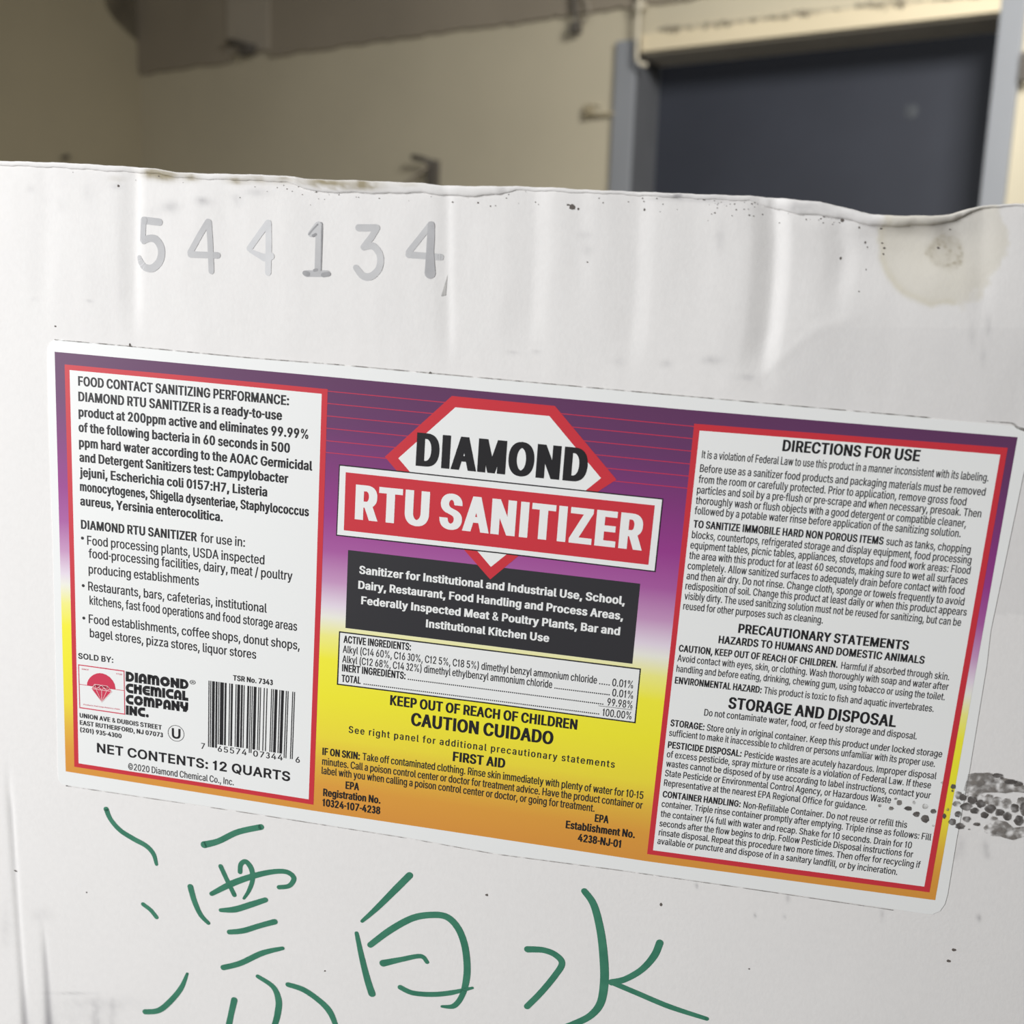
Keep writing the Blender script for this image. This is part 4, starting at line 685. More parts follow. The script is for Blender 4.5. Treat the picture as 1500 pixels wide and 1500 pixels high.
def offset(c, dx, dy, sg, notch=7):
    """swell a contour outwards by dx sideways and dy up and down"""
    n = len(c); out = []
    E_ = []
    for i in range(n):
        a, b = c[i], c[(i + 1) % n]; ex, ey = b[0] - a[0], b[1] - a[1]; l = math.hypot(ex, ey) or 1
        nx, ny = ey / l * sg, -ex / l * sg
        d = math.hypot(nx * dx, ny * dy)
        E_.append((nx, ny, d))
    for i in range(n):
        n0x, n0y, d0 = E_[i - 1]; n1x, n1y, d1 = E_[i]
        det = n0x * n1y - n0y * n1x
        dot = n0x * n1x + n0y * n1y
        if abs(det) < .12 and dot > 0:
            mx, my = (n0x * d0 + n1x * d1) / 2, (n0y * d0 + n1y * d1) / 2
        else:
            if abs(det) < .05: det = .05 if det >= 0 else -.05
            mx = (d0 * n1y - d1 * n0y) / det; my = (n0x * d1 - n1x * d0) / det
            l = math.hypot(mx, my); lim = (notch if det * sg < 0 else 2.2) * max(d0, d1)
            if l > lim: mx *= lim / l; my *= lim / l
        if det * sg > 0:      # outer corners never grow past the swelling itself
            mx = max(-1.1 * dx, min(1.1 * dx, mx)); my = max(-1.15 * dy, min(1.15 * dy, my))
        out.append((c[i][0] + mx, c[i][1] + my))
    return out
STYLES = {'reg': (17, 5, 14), 'bold': (41, 15, 40), 'black': (60, 18, 72), 'heavy': (55, 18, 74), 'wide': (24, 20, 26), 'plain': (0, 0, 6)}
CACHE = {}
def glyph(ch, st):
    k = (ch, st)
    if k in CACHE: return CACHE[k]
    adv, cs = RAW[ch]; dx, dy, da = STYLES[st]
    if ch in '®©&%': dx, dy = dx * .5, dy * .5
    if not cs:
        CACHE[k] = (adv + da * .5, [], []); return CACHE[k]
    main = max(cs, key=lambda c: abs(sarea(c))); sg = 1 if sarea(main) > 0 else -1
    ky = 500 / (500 + 2 * dy)
    loops = [[(p[0], (p[1] + dy) * ky) for p in offset(l, dx, dy, sg, 7)] for l in cs]
    V_, F_ = tri_poly(loops, sg)
    CACHE[k] = (adv + da, V_, F_); return CACHE[k]
def text(flat, s, p0, p1, cap, st='reg', track=0):
    """set s so that its ink runs from p0 to p1 (baseline points (u,v)), capital height cap"""
    x = 0; items = []
    for ch in s:
        adv, V_, F_ = glyph(ch, st)
        items.append((x, V_, F_)); x += adv + track
    allx = [x0 + v[0] for x0, V_, _ in items for v in V_]
    lo, hi = min(allx), max(allx)
    du, dv = (p1[0] - p0[0]) / (hi - lo), (p1[1] - p0[1]) / (hi - lo)
    k = cap / 500
    for x0, V_, F_ in items:
        if V_: flat.raw([(p0[0] + (x0 + a - lo) * du, p0[1] + (x0 + a - lo) * dv - b * k) for a, b in V_], F_)
class Zm:
    """reading frame: origin and magnification with which the photograph was measured"""
    def __init__(s, ox, oy, k): s.o = (ox, oy); s.k = k
    def __call__(s, x, y): return P(s.o[0] + x / s.k, s.o[1] + y / s.k)
    def cap(s, x, yb, yt): return abs(s(x, yb)[1] - s(x, yt)[1])
    def run(s, fl, t, a, b, cap, st='reg', track=0): text(fl, t, s(*a), s(*b), cap, st, track)
    def pts(s, l): return [s(*q) for q in l]

def lines(name, m, parent, Zx, items, lift):
    for it in items:
        f = Flat(lift); Zx.run(f, *it); f.build(name, m, parent)

# ------------------------------------------------------------------ the printed label
M_paper = mat('label_paper', (240, 240, 238), .42, spec=.35)
M_ink = mat('black_print', (42, 41, 43), .42)
M_inkgrey = mat('black_print_fine', (50, 49, 51), .42)
M_red = mat('red_print', (207, 58, 68), .42)
M_white = mat('white_print', (240, 240, 238), .42)
M_block = mat('charcoal_print', (56, 55, 58), .42)
M_logored = mat('crimson_print', (210, 62, 88), .42)
M_pink = mat('pale_pink_print', (246, 214, 214), .42)
M_thinred = mat('thin_red_print', (206, 58, 82), .42)
M_grad = mat('blended_print', (150, 80, 140), .42)
nt = M_grad.node_tree; tc = nt.nodes.new('ShaderNodeTexCoord'); sp = nt.nodes.new('ShaderNodeSeparateXYZ')
mr = nt.nodes.new('ShaderNodeMapRange'); mr.inputs['From Min'].default_value = zb; mr.inputs['From Max'].default_value = zb - LH
cr = nt.nodes.new('ShaderNodeValToRGB')
nt.links.new(tc.outputs['Object'], sp.inputs[0]); nt.links.new(sp.outputs['Z'], mr.inputs['Value']); nt.links.new(mr.outputs['Result'], cr.inputs['Fac'])
nt.links.new(cr.outputs['Color'], nt.nodes['Principled BSDF'].inputs['Base Color'])
stops = [(0, (100, 60, 96)), (.10, (108, 62, 106)), (.20, (132, 62, 124)), (.30, (154, 66, 142)), (.38, (172, 96, 162)), (.45, (202, 154, 194)), (.505, (232, 218, 230)), (.53, (240, 238, 226)), (.575, (245, 240, 140)), (.63, (248, 240, 66)), (.72, (246, 236, 58)), (.82, (242, 222, 66)), (.88, (232, 186, 70)), (.94, (226, 160, 68)), (1, (222, 152, 68))]
while len(cr.color_ramp.elements) < len(stops): cr.color_ramp.elements.new(.5)
for e_, (p_, c_s) in zip(cr.color_ramp.elements, stops): e_.position = p_; e_.color = lin(c_s)

# label sheet: rounded corners, real paper thickness
outl = [(70, 510), (74, 503), (80, 498.5), (92, 498), (189, 507.9), (247.7, 513.7), (353, 524), (500, 535.5), (629.8, 547.6), (747.7, 558), (969.5, 578), (1200, 598.5), (1400, 616.5), (1480, 623.5), (1500, 627), (1509, 634), (1511, 645), (1500, 690), (1451, 924), (1445, 976), (1420, 1128), (1401, 1230.6), (1388, 1310), (1384, 1324), (1377, 1334), (1366, 1339), (1354, 1338),
        (1290, 1328.5), (1100, 1301), (900, 1272.5), (724, 1249.5), (600, 1227), (350, 1187.5), (98, 1150), (90, 1147.5), (86.5, 1143), (85.5, 1136), (84, 1050), (78, 800), (71, 600)]
ov = [P(x, y) for x, y in outl]
v2, f2 = tri_poly([ov])
vs = [L3(u, v, .00016) for u, v in v2]; fs = []
for f in f2:
    ar = sum(v2[f[i]][0] * v2[f[(i + 1) % 3]][1] - v2[f[(i + 1) % 3]][0] * v2[f[i]][1] for i in range(3)); fs.append(f[::-1] if ar > 0 else f)
n = len(vs); m_ = len(ov)
vs += [L3(u, v, .00016) for u, v in ov] + [L3(u, v, -.00005) for u, v in ov]
fs += [(n + i, n + (i + 1) % m_, n + m_ + (i + 1) % m_, n + m_ + i) for i in range(m_)]
label = link('product_label', mesh('product_label', vs, fs), M_paper, carton, label='white sticker with rounded corners, printed purple fading to yellow and orange')
LB, LF, LT, LQ = .00019, .00022, .00025, .00028

def edge_line(pts, seg=24):
    out = []
    for (x0, y0), (x1, y1) in zip(pts, pts[1:]):
        for i in range(seg): out.append((x0 + (x1 - x0) * i / seg, y0 + (y1 - y0) * i / seg))
    return out
bg = Flat(LB)
bg.px([(80.5, 515.2), (500, 553.5), (750, 577), (1000, 599.5), (1490.3, 640.3), (1452, 855), (1410, 1090), (1369.7, 1318), (1361, 1317), (950, 1261.5), (455, 1186.5), (96.7, 1129.5), (89.3, 849)])
bg.build('colour_background', M_grad, label, label='purple to yellow to orange printed ground')
# thin red rules across the purple
ru = Flat(LB + .00001)
for yl, yr in ((573, 624.5), (591, 642.5), (609.3, 661), (627.4, 680), (645.7, 698), (663, 716)):
    ru.stroke([P(476, yl - .6), P(1020, yr + .4)], .00022, cap=False, smooth=False)
ru.build('thin_rules', M_thinred, label, label='six thin red lines across the purple')
def framebox(outer, inner, bend=0):
    fl = Flat(LF); fl.px(outer, inner); fl.build('panel_frame', M_red, label, label='red border')
    fi = Flat(LF); fi.px(inner); fi.build('text_panel', M_white, label, label='white text panel')
framebox([(95.2, 533.7), (288, 551.5), (480.4, 570), (471, 870), (459.5, 1178.4), (285, 1150), (109.3, 1122.7), (103, 830)],
         [(102.5, 541.9), (288, 559), (471.6, 576.8), (463, 870), (452.5, 1170.5), (285, 1144), (115.7, 1117.7), (109.7, 830)])
framebox([(1016.9, 620.5), (1250, 638.5), (1475.9, 655.8), (1420, 975), (1361.3, 1306.6), (1150, 1278.5), (947.9, 1250.4), (984, 930)],
         [(1024.8, 630.6), (1250, 648), (1465, 665.9), (1411, 975), (1353.7, 1298.2), (1150, 1271), (956.6, 1245), (992, 930)])

Z3 = Zm(60, 480, 3.40909); Z4 = Zm(60, 820, 3.40909); ZL = Zm(100, 960, 4.16667)
Z5 = Zm(460, 540, 2.884615); Z6 = Zm(440, 800, 2.777778); Z7 = Zm(960, 600, 2.777778); Z8 = Zm(930, 900, 2.631579)
# left panel, bold paragraph
fb = Flat(LT); cp = Z3.cap(188, 289, 241)
for s_, a, b in (("FOOD CONTACT SANITIZING PERFORMANCE:", (188, 289), (1240, 388)), ("DIAMOND RTU SANITIZER is a ready-to-use", (189, 366), (1205, 462)),
                 ("product at 200ppm active and eliminates 99.99%", (190, 443), (1336, 556)), ("of the following bacteria in 60 seconds in 500", (190, 519), (1244, 625)),
                 ("ppm hard water according to the AOAC Germicidal", (192, 595), (1356, 714)), ("and Detergent Sanitizers test: Campylobacter", (194, 668), (1236, 777)),
                 ("jejuni, Escherichia coli 0157:H7, Listeria", (196, 743), (1131, 843)), ("monocytogenes, Shigella dysenteriae, Staphylococcus", (197, 814), (1339, 942)),
                 ("aureus, Yersinia enterocolitica.", (198, 886), (910, 968)), ("DIAMOND RTU SANITIZER", (202, 1003), (780, 1067))):
    Z3.run(fb, s_, a, b, cp, 'bold')
fb.build('bold_paragraph', M_ink, label)
fb = Flat(LT); cp = Z3.cap(232, 1083, 1037)
Z3.run(fb, "for use in:", (798, 1069), (1020, 1094), cp)
for s_, a, b in (("Food processing plants, USDA inspected", (233, 1083), (1117, 1182)), ("food-processing facilities, dairy, meat / poultry", (240, 1148), (1257, 1262)), ("producing establishments", (240, 1226), (790, 1287))):
    Z3.run(fb, s_, a, b, cp)
for s_, a, b in (("Restaurants, bars, cafeterias, institutional", (238, 152), (1129, 264)), ("kitchens, fast food operations and food storage areas", (245, 222), (1280, 354)),
                 ("Food establishments, coffee shops, donut shops,", (241, 315), (1293, 449)), ("bagel stores, pizza stores, liquor stores", (246, 385), (1076, 494))):
    Z4.run(fb, s_, a, b, cp)
for c in (Z3(209, 1050), Z4(213, 128), Z4(216, 290)):
    fb.raw([(c[0] + .00052 * math.cos(i * .5236), c[1] + .00052 * math.sin(i * .5236)) for i in range(12)], [tuple(range(12))])
fb.build('bullet_list', M_inkgrey, label)
lines('address_line', M_ink, label, Z4, [("SOLD BY:", (188, 492), (363, 514), Z4.cap(188, 492, 463), 'wide')], LT)
c6 = ZL.cap(72, 377, 349)
lines('address_line', M_ink, label, ZL, [("UNION AVE & DUBOIS STREET", (72, 377), (573, 453), c6, 'bold'), ("EAST RUTHERFORD, NJ 07073", (73, 421), (580, 499), c6, 'bold'), ("(201) 935-4300", (75, 464), (328, 505), c6, 'bold')], LT)
lines('number_line', M_ink, label, ZL, [("TSR No. 7343", (1007, 151), (1250, 181), ZL.cap(1007, 151, 118), 'bold')], LT)
fb = Flat(LT)
ZL.run(fb, "NET CONTENTS: 12 QUARTS", (178, 590), (1355, 768), ZL.cap(178, 590, 532), 'wide')
fb.build('contents_lettering', M_ink, label)
fb = Flat(LT)
ZL.run(fb, "©2020 Diamond Chemical Co., Inc.", (368, 694), (1012, 792), ZL.cap(420, 703, 663), 'reg')
fb.build('copyright_line', M_inkgrey, label)
# circled U
fb = Flat(LT)
def ring(fl, c, r, wd, n=28):
    o_ = [(c[0] + r * math.cos(i * 2 * math.pi / n), c[1] + r * math.sin(i * 2 * math.pi / n)) for i in range(n)]
    i_ = [(c[0] + (r - wd) * math.cos(i * 2 * math.pi / n), c[1] + (r - wd) * math.sin(i * 2 * math.pi / n)) for i in range(n)]
    fl.poly(o_, i_)
ring(fb, ZL(660, 474), .00285, .00018)
ZL.run(fb, "U", (634, 503), (687, 510), ZL.cap(634, 503, 441), 'wide')
fb.build('circled_letter', M_ink, label)
# bar code, from its digits
Lc = ['0001101', '0011001', '0010011', '0111101', '0100011', '0110001', '0101111', '0111011', '0110111', '0001011']
dg_ = [int(c) for c in '765574073446']
bits = '101' + ''.join(Lc[d] for d in dg_[:6]) + '01010' + ''.join(''.join('1' if c == '0' else '0' for c in Lc[d]) for d in dg_[6:]) + '101'
fb = Flat(LT)
q = [ZL(858, 152), ZL(1386, 222), ZL(1371, 632), ZL(855, 556)]
def bil(a, b):
    return tuple((q[0][k] * (1 - a) + q[1][k] * a) * (1 - b) + (q[3][k] * (1 - a) + q[2][k] * a) * b for k in (0, 1))
i = 0
while i < 95:
    if bits[i] == '1':
        j = i
        while j < 95 and bits[j] == '1': j += 1
        longb = i < 10 or i > 84 or 44 < i < 50
        e1 = 1.0 if longb else .94
        a0, a1 = i / 95 - .0004, j / 95 + .0004
        fb.raw([bil(a0, 0), bil(a1, 0), bil(a1, e1), bil(a0, e1)], [(0, 1, 2, 3)]); i = j
    else: i += 1
fb.build('barcode', M_ink, label)
fb = Flat(LT); cq = ZL.cap(812, 568, 532)
for s_, a, b in (("7", (812, 568), (836, 571)), ("65574", (914, 585), (1090, 609)), ("07344", (1130, 614), (1310, 640)), ("6", (1388, 651), (1415, 655))):
    ZL.run(fb, s_, a, b, cq, 'reg', 60)
fb.build('barcode_digits', M_inkgrey, label)
# company mark: framed half sun with a cut gem, and the rounded heavy lettering beside it
ZG = Zm(110, 970, 8.3333)
fb = Flat(LT)
fb.poly(ZG.pts([(42, 22), (607, 100), (616, 638), (57, 557)]), ZG.pts([(52, 36), (597, 112), (605, 624), (67, 545)]))
fb.stroke(ZG.pts([(60, 266), (600, 344)]), .00020, cap=False, smooth=False)
sun = ZG.pts([(150, 279), (152, 245), (166, 212), (192, 178), (228, 150), (268, 134), (300, 130), (340, 134), (385, 150), (428, 180), (462, 218), (488, 265), (499, 328)])
fb.poly(sun)
fb.poly(ZG.pts([(205, 318), (245, 266), (400, 288), (452, 355), (330, 484)]))
fb.build('sun_and_gem', M_logored, label, label='small crimson emblem of a half sun over a cut gem')
fb = Flat(LQ)
for l in ([(205, 318), (245, 266), (400, 288), (452, 355), (330, 484), (205, 318)], [(205, 318), (262, 326), (330, 338), (392, 345), (452, 355)], [(262, 326), (245, 266)], [(262, 326), (322, 278), (392, 345), (400, 288)], [(262, 326), (330, 484), (392, 345)], [(330, 338), (330, 484)], [(262, 326), (290, 300), (330, 338), (362, 308), (392, 345)], [(222, 295), (262, 326)], [(430, 325), (392, 345)]):
    fb.stroke(ZG.pts(l), .00016, cap=False, smooth=False)
fb.build('gem_facets', M_pink, label)
fb = Flat(LT)
ZG.run(fb, "SINCE", (85, 88), (172, 98), ZG.cap(85, 88, 72), 'reg'); ZG.run(fb, "1930", (505, 146), (577, 156), ZG.cap(505, 146, 128), 'reg')
ZG.run(fb, "Products that keep America clean", (108, 520), (552, 580), ZG.cap(108, 520, 504), 'reg')
fb.build('emblem_lettering', M_logored, label)

T = .33
def arc(cx_, cy_, rx, ry, a0, a1, n=9): return [(cx_ + rx * math.cos(math.radians(a0 + (a1 - a0) * i / n)), cy_ + ry * math.sin(math.radians(a0 + (a1 - a0) * i / n))) for i in range(n + 1)]
h = T / 2
BAU = {'I': (T, [([(h, 0), (h, 1)], T)]),
       'D': (.86, [([(h, 0), (h, 1)], T), ([(h, 1 - h * .85)] + arc(.36, .5, .36, .5 - h * .85, 90, -90) + [(h, h * .85)], T * .85)]),
       'A': (.84, [([(h, 0), (h, .48)] + arc(.42, .5, .255, .34, 180, 0) + [(.675, .48), (.675, 0)], T), ([(h, .27), (.675, .27)], T * .55)]),
       'M': (1.22, [([(h, 0), (h, 1)], T), ([(h, .5)] + arc(.39, .55, .21, .29, 180, 0) + [(.6, .45), (.6, 0)], T * .92), ([(.62, .45)] + arc(.82, .55, .225, .29, 180, 0) + [(1.045, .45), (1.045, 0)], T)]),
       'O': (1.0, [(arc(.5, .5, .335, .335, 0, 360, 20), T)]),
       'N': (.88, [([(h, 0), (h, 1)], T), ([(.715, 0), (.715, 1)], T), ([(.13, .86), (.75, .14)], T)]),
       'C': (.84, [([(.84, 1 - h)] + arc(.5, .5, .335, .335, 90, 270, 14) + [(.84, h)], T)]),
       'H': (.88, [([(h, 0), (h, 1)], T), ([(h, .47)] + arc(.44, .38, .27, .24, 160, 20) + [(.715, .36), (.715, 0)], T), ([(.715, .5), (.715, 1)], T)]),
       'E': (.84, [([(.84, 1 - h)] + arc(.5, .5, .335, .335, 90, 270, 14) + [(.84, h)], T), ([(.3, .5), (.8, .5)], T * .5)]),
       'L': (.66, [([(h, 1), (h, 0)], T), ([(h, h), (.66, h)], T)]),
       'P': (.80, [([(h, 0), (h, 1)], T), ([(h, 1 - h * .85)] + arc(.4, .62, .25, .245, 90, -90) + [(h, .375)], T * .8)]),
       'Y': (.88, [([(h, 1), (h, .62)] + arc(.44, .62, .27, .2, 180, 360) + [(.715, 1)], T), ([(.715, 1), (.715, .3)] + [(.6, h), (.3, h)], T * .9)]),
       '.': (.36, [(arc(.18, .18, .09, .09, 0, 360, 10), .18)])}
fb = Flat(LT)
def bau(s_, tl, bl, br, tr):
    tl, bl, br, tr = ZG(*tl), ZG(*bl), ZG(*br), ZG(*tr)
    W_ = sum(BAU[c][0] for c in s_) + .06 * (len(s_) - 1); x = 0
    m = Flat(0)
    for c in s_:
        w_, st_ = BAU[c]
        for pts, t_ in st_: m.stroke([(x + a, b) for a, b in pts], t_, cap=False, smooth=False)
        x += w_ + .06
    out = []
    for a, b in m.v:
        a /= W_
        lo_ = (bl[0] * (1 - a) + br[0] * a, bl[1] * (1 - a) + br[1] * a); hi_ = (tl[0] * (1 - a) + tr[0] * a, tl[1] * (1 - a) + tr[1] * a)
        out.append((lo_[0] * (1 - b) + hi_[0] * b, lo_[1] * (1 - b) + hi_[1] * b))
    fb.raw(out, m.f)
bau('DIAMOND', (622, 108), (622, 230), (1388, 332), (1388, 212))
bau('CHEMICAL', (622, 250), (622, 368), (1385, 472), (1385, 352))
bau('COMPANY', (623, 388), (623, 505), (1385, 610), (1385, 488))
bau('INC.', (624, 522), (624, 636), (905, 674), (905, 560))
fb.build('company_lettering', M_ink, label, label='heavy rounded black lettering')
fb = Flat(LT)
ZG.run(fb, "®", (1403, 280), (1475, 288), ZG.cap(1403, 280, 212), 'plain')
fb.build('registered_mark', M_inkgrey, label)

# centre: gem outline, banner and titles
fb = Flat(LF)
fb.poly(Z5.pts([(583, 115), (1018, 157), (1278, 468), (1160, 545), (745, 890), (560, 680), (300, 372)]), Z5.pts([(598, 163), (995, 200), (1213, 462), (1110, 545), (748, 837), (580, 640), (357, 378)]))
fb.build('gem_outline', M_red, label, label='large red cut-gem outline')
fb = Flat(LF + .00001)
fb.poly(Z5.pts([(598, 163), (995, 200), (1213, 462), (1110, 545), (748, 837), (580, 640), (357, 378)])); fb.build('gem_field', M_white, label)
fb = Flat(LT); fb.poly(Z5.pts([(107, 404), (790, 476), (1476, 548), (1443, 859), (770, 779), (94, 705)])); fb.build('banner_outline', M_ink, label)
fb = Flat(LT + .00001); fb.poly(Z5.pts([(111, 409.5), (790, 481.5), (1471, 552.5), (1438.5, 853.5), (770, 773.5), (99, 700.5)])); fb.build('banner_margin', M_white, label)
fb = Flat(LQ); fb.poly(Z5.pts([(135, 437), (790, 508), (1440, 577), (1413, 828), (770, 754), (127, 682)])); fb.build('banner', M_red, label, label='red banner')
fb = Flat(LQ); cp = Z5.cap(430, 408, 267)
Z5.run(fb, "DIAMOND", (430, 409), (1150, 481), cp, 'black'); fb.build('title_lettering', M_ink, label, label='black word on the gem')
fb = Flat(LQ + .00003); cp = Z5.cap(173, 635, 488)
Z5.run(fb, "RTU", (173, 635), (484, 668), cp, 'heavy'); Z5.run(fb, "SANITIZER", (528, 672), (1385, 768), cp, 'heavy')
fb.build('title_lettering', M_white, label, label='white words on the banner')
# charcoal block, behind the tip of the gem outline
fb = Flat(LB + .000015); fb.poly(Z6.pts([(195, 15), (790, 83), (1383, 152), (1351, 478), (770, 405), (184, 332)])); fb.build('charcoal_block', M_block, label, label='charcoal block')
fb = Flat(LT); cp = Z6.cap(240, 111, 78)
for s_, a, b in (("Sanitizer for Institutional and Industrial Use, School,", (240, 111), (1320, 238)), ("Dairy, Restaurant, Food Handling and Process Areas,", (236, 172), (1313, 300)),
                 ("Federally Inspected Meat & Poultry Plants, Bar and", (248, 235), (1300, 362)), ("Institutional Kitchen Use", (511, 329), (1012, 390))):
    Z6.run(fb, s_, a, b, cp, 'bold')
fb.build('block_lettering', M_white, label)
# ingredients table
fb = Flat(LF); fb.poly(Z6.pts([(158, 345), (770, 421), (1386, 497), (1364, 720), (760, 640), (149, 563)]), Z6.pts([(163, 351), (770, 426.5), (1380.5, 502), (1359, 714), (760, 634.5), (155, 558.5)])); fb.build('table_border', M_ink, label)
fb = Flat(LF); fb.poly(Z6.pts([(163, 351), (770, 426.5), (1380.5, 502), (1359, 714), (760, 634.5), (155, 558.5)])); fb.build('table_field', M_white, label)
fb = Flat(LT); cp = Z6.cap(173, 432, 402)
Z6.run(fb, "ACTIVE INGREDIENTS:", (176, 392), (450, 424), cp, 'bold'); Z6.run(fb, "INERT INGREDIENTS:", (170, 508), (428, 541), cp, 'bold'); Z6.run(fb, "TOTAL", (168, 551), (246, 560), cp, 'bold')
fb.build('table_headings', M_ink, label)
fb = Flat(LT)
for s_, a, b in (("Alkyl (C14 60%, C16 30%, C12 5%, C18 5%) dimethyl benzyl ammonium chloride", (173, 432), (1206, 559)), ("Alkyl (C12 68%, C14 32%) dimethyl ethylbenzyl ammonium chloride", (171, 472), (1024, 577)),
                 ("0.01%", (1268, 568), (1353, 578)), ("0.01%", (1268, 609), (1353, 620)), ("99.98%", (1248, 647), (1350, 660)), ("100.00%", (1228, 689), (1346, 704))):
    Z6.run(fb, s_, a, b, cp)
def dots(a, b, n):
    for i in range(n):
        f = i / max(n - 1, 1); c = Z6(a[0] + (b[0] - a[0]) * f, a[1] + (b[1] - a[1]) * f); r = .00019
        fb.raw([(c[0] - r, c[1] - 2 * r), (c[0] + r, c[1] - 2 * r), (c[0] + r, c[1]), (c[0] - r, c[1])], [(0, 1, 2, 3)])
dots((1218, 561), (1256, 566), 5); dots((1036, 579), (1256, 606), 27); dots((440, 543), (1230, 644), 96); dots((260, 562), (1213, 684), 116)
fb.stroke([Z6(1213, 648), Z6(1350, 665)], .00015, cap=False, smooth=False)
fb.build('table_lettering', M_inkgrey, label)
# yellow ground
lines('warning_line', M_ink, label, Z6, [("KEEP OUT OF REACH OF CHILDREN", (365, 645), (1125, 746), Z6.cap(365, 645, 604), 'bold'), ("CAUTION CUIDADO", (450, 728), (1027, 807), Z6.cap(450, 728, 675), 'bold'), ("FIRST AID", (620, 873), (832, 902), Z6.cap(620, 873, 834), 'bold')], LT)
fb = Flat(LT); Z6.run(fb, "See right panel for additional precautionary statements", (197, 758), (1278, 901), Z6.cap(197, 758, 730), 'reg', 90); fb.build('spaced_line', M_inkgrey, label)
fb = Flat(LT); cp = Z6.cap(90, 848, 818)
lines('lead_in', M_ink, label, Z6, [("IF ON SKIN:", (90, 848), (242, 868), cp, 'bold')], LT)
for s_, a, b in (("EPA", (184, 986), (239, 993)), ("Registration No.", (93, 1015), (326, 1047)), ("10324-107-4238", (90, 1056), (325, 1090)), ("EPA", (1197, 1120), (1253, 1127)), ("Establishment No.", (1079, 1146), (1360, 1187)), ("4238-NJ-01", (1128, 1199), (1303, 1226))):
    lines('registration_line', M_ink, label, Z6, [(s_, a, b, cp * 1.04, 'bold')], LT)
fb = Flat(LT)
for s_, a, b in (("Take off contaminated clothing. Rinse skin immediately with plenty of water for 10-15", (253, 869), (1394, 1028)),
                 ("minutes. Call a poison control center or doctor for treatment advice. Have the product container or", (89, 888), (1391, 1068)),
                 ("label with you when calling a poison control center or doctor, or going for treatment.", (87, 925), (1196, 1080))):
    Z6.run(fb, s_, a, b, cp)
fb.build('first_aid_paragraph', M_inkgrey, label)
# right panel
lines('heading', M_ink, label, Z7, [("DIRECTIONS FOR USE", (515, 168), (1073, 211), Z7.cap(515, 168, 121), 'bold')], LT)
lines('heading', M_ink, label, Z8, [("PRECAUTIONARY STATEMENTS", (397, 70), (1053, 137), Z8.cap(397, 70, 34), 'bold'), ("STORAGE AND DISPOSAL", (358, 361), (1004, 434), Z8.cap(358, 361, 316), 'bold'),
                                    ("HAZARDS TO HUMANS AND DOMESTIC ANIMALS", (321, 110), (1114, 190), Z8.cap(321, 110, 80), 'bold')], LT)
c7 = Z7.cap(180, 254, 222); c8 = Z8.cap(163, 180, 153)
lines('lead_in', M_ink, label, Z7, [("TO SANITIZE IMMOBILE HARD NON POROUS ITEMS", (153, 479), (926, 549), c7, 'bold')], LT)
for s_, a, b in (("CAUTION, KEEP OUT OF REACH OF CHILDREN.", (168, 142), (780, 205)), ("ENVIRONMENTAL HAZARD:", (153, 265), (487, 303)), ("STORAGE:", (136, 429), (267, 446)), ("PESTICIDE DISPOSAL:", (126, 513), (410, 548)), ("CONTAINER HANDLING:", (106, 703), (406, 742))):
    lines('lead_in', M_ink, label, Z8, [(s_, a, b, c8, 'bold')], LT)
fb = Flat(LT)
for s_, a, b in (("It is a violation of Federal Law to use this product in a manner inconsistent with its labeling.", (188, 197), (1353, 292)),
                 ("Before use as a sanitizer food products and packaging materials must be removed", (180, 253), (1340, 350)), ("from the room or carefully protected. Prior to application, remove gross food", (174, 297), (1262, 390)),
                 ("particles and soil by a pre-flush or pre-scrape and when necessary, presoak. Then", (168, 340), (1323, 438)), ("thoroughly wash or flush objects with a good detergent or compatible cleaner,", (163, 383), (1262, 478)),
                 ("followed by a potable water rinse before application of the sanitizing solution.", (158, 424), (1240, 519)), ("such as tanks, chopping", (937, 550), (1280, 584)),
                 ("blocks, countertops, refrigerated storage and display equipment, food processing", (147, 522), (1283, 627)), ("equipment tables, picnic tables, appliances, stovetops and food work areas: Flood", (141, 564), (1279, 669)),
                 ("the area with this product for at least 60 seconds, making sure to wet all surfaces", (136, 606), (1268, 710)), ("completely. Allow sanitized surfaces to adequately drain before contact with food", (130, 648), (1254, 752)),
                 ("and then air dry. Do not rinse. Change cloth, sponge or towels frequently to avoid", (126, 689), (1254, 796)), ("redisposition of soil. Change this product at least daily or when this product appears", (121, 730), (1264, 838)),
                 ("visibly dirty. The used sanitizing solution must not be reused for sanitizing, but can be", (117, 771), (1241, 880)), ("reused for other purposes such as cleaning.", (112, 812), (680, 870))):
    Z7.run(fb, s_, a, b, c7)
fb.build('directions_paragraph', M_inkgrey, label)
fb = Flat(LT)
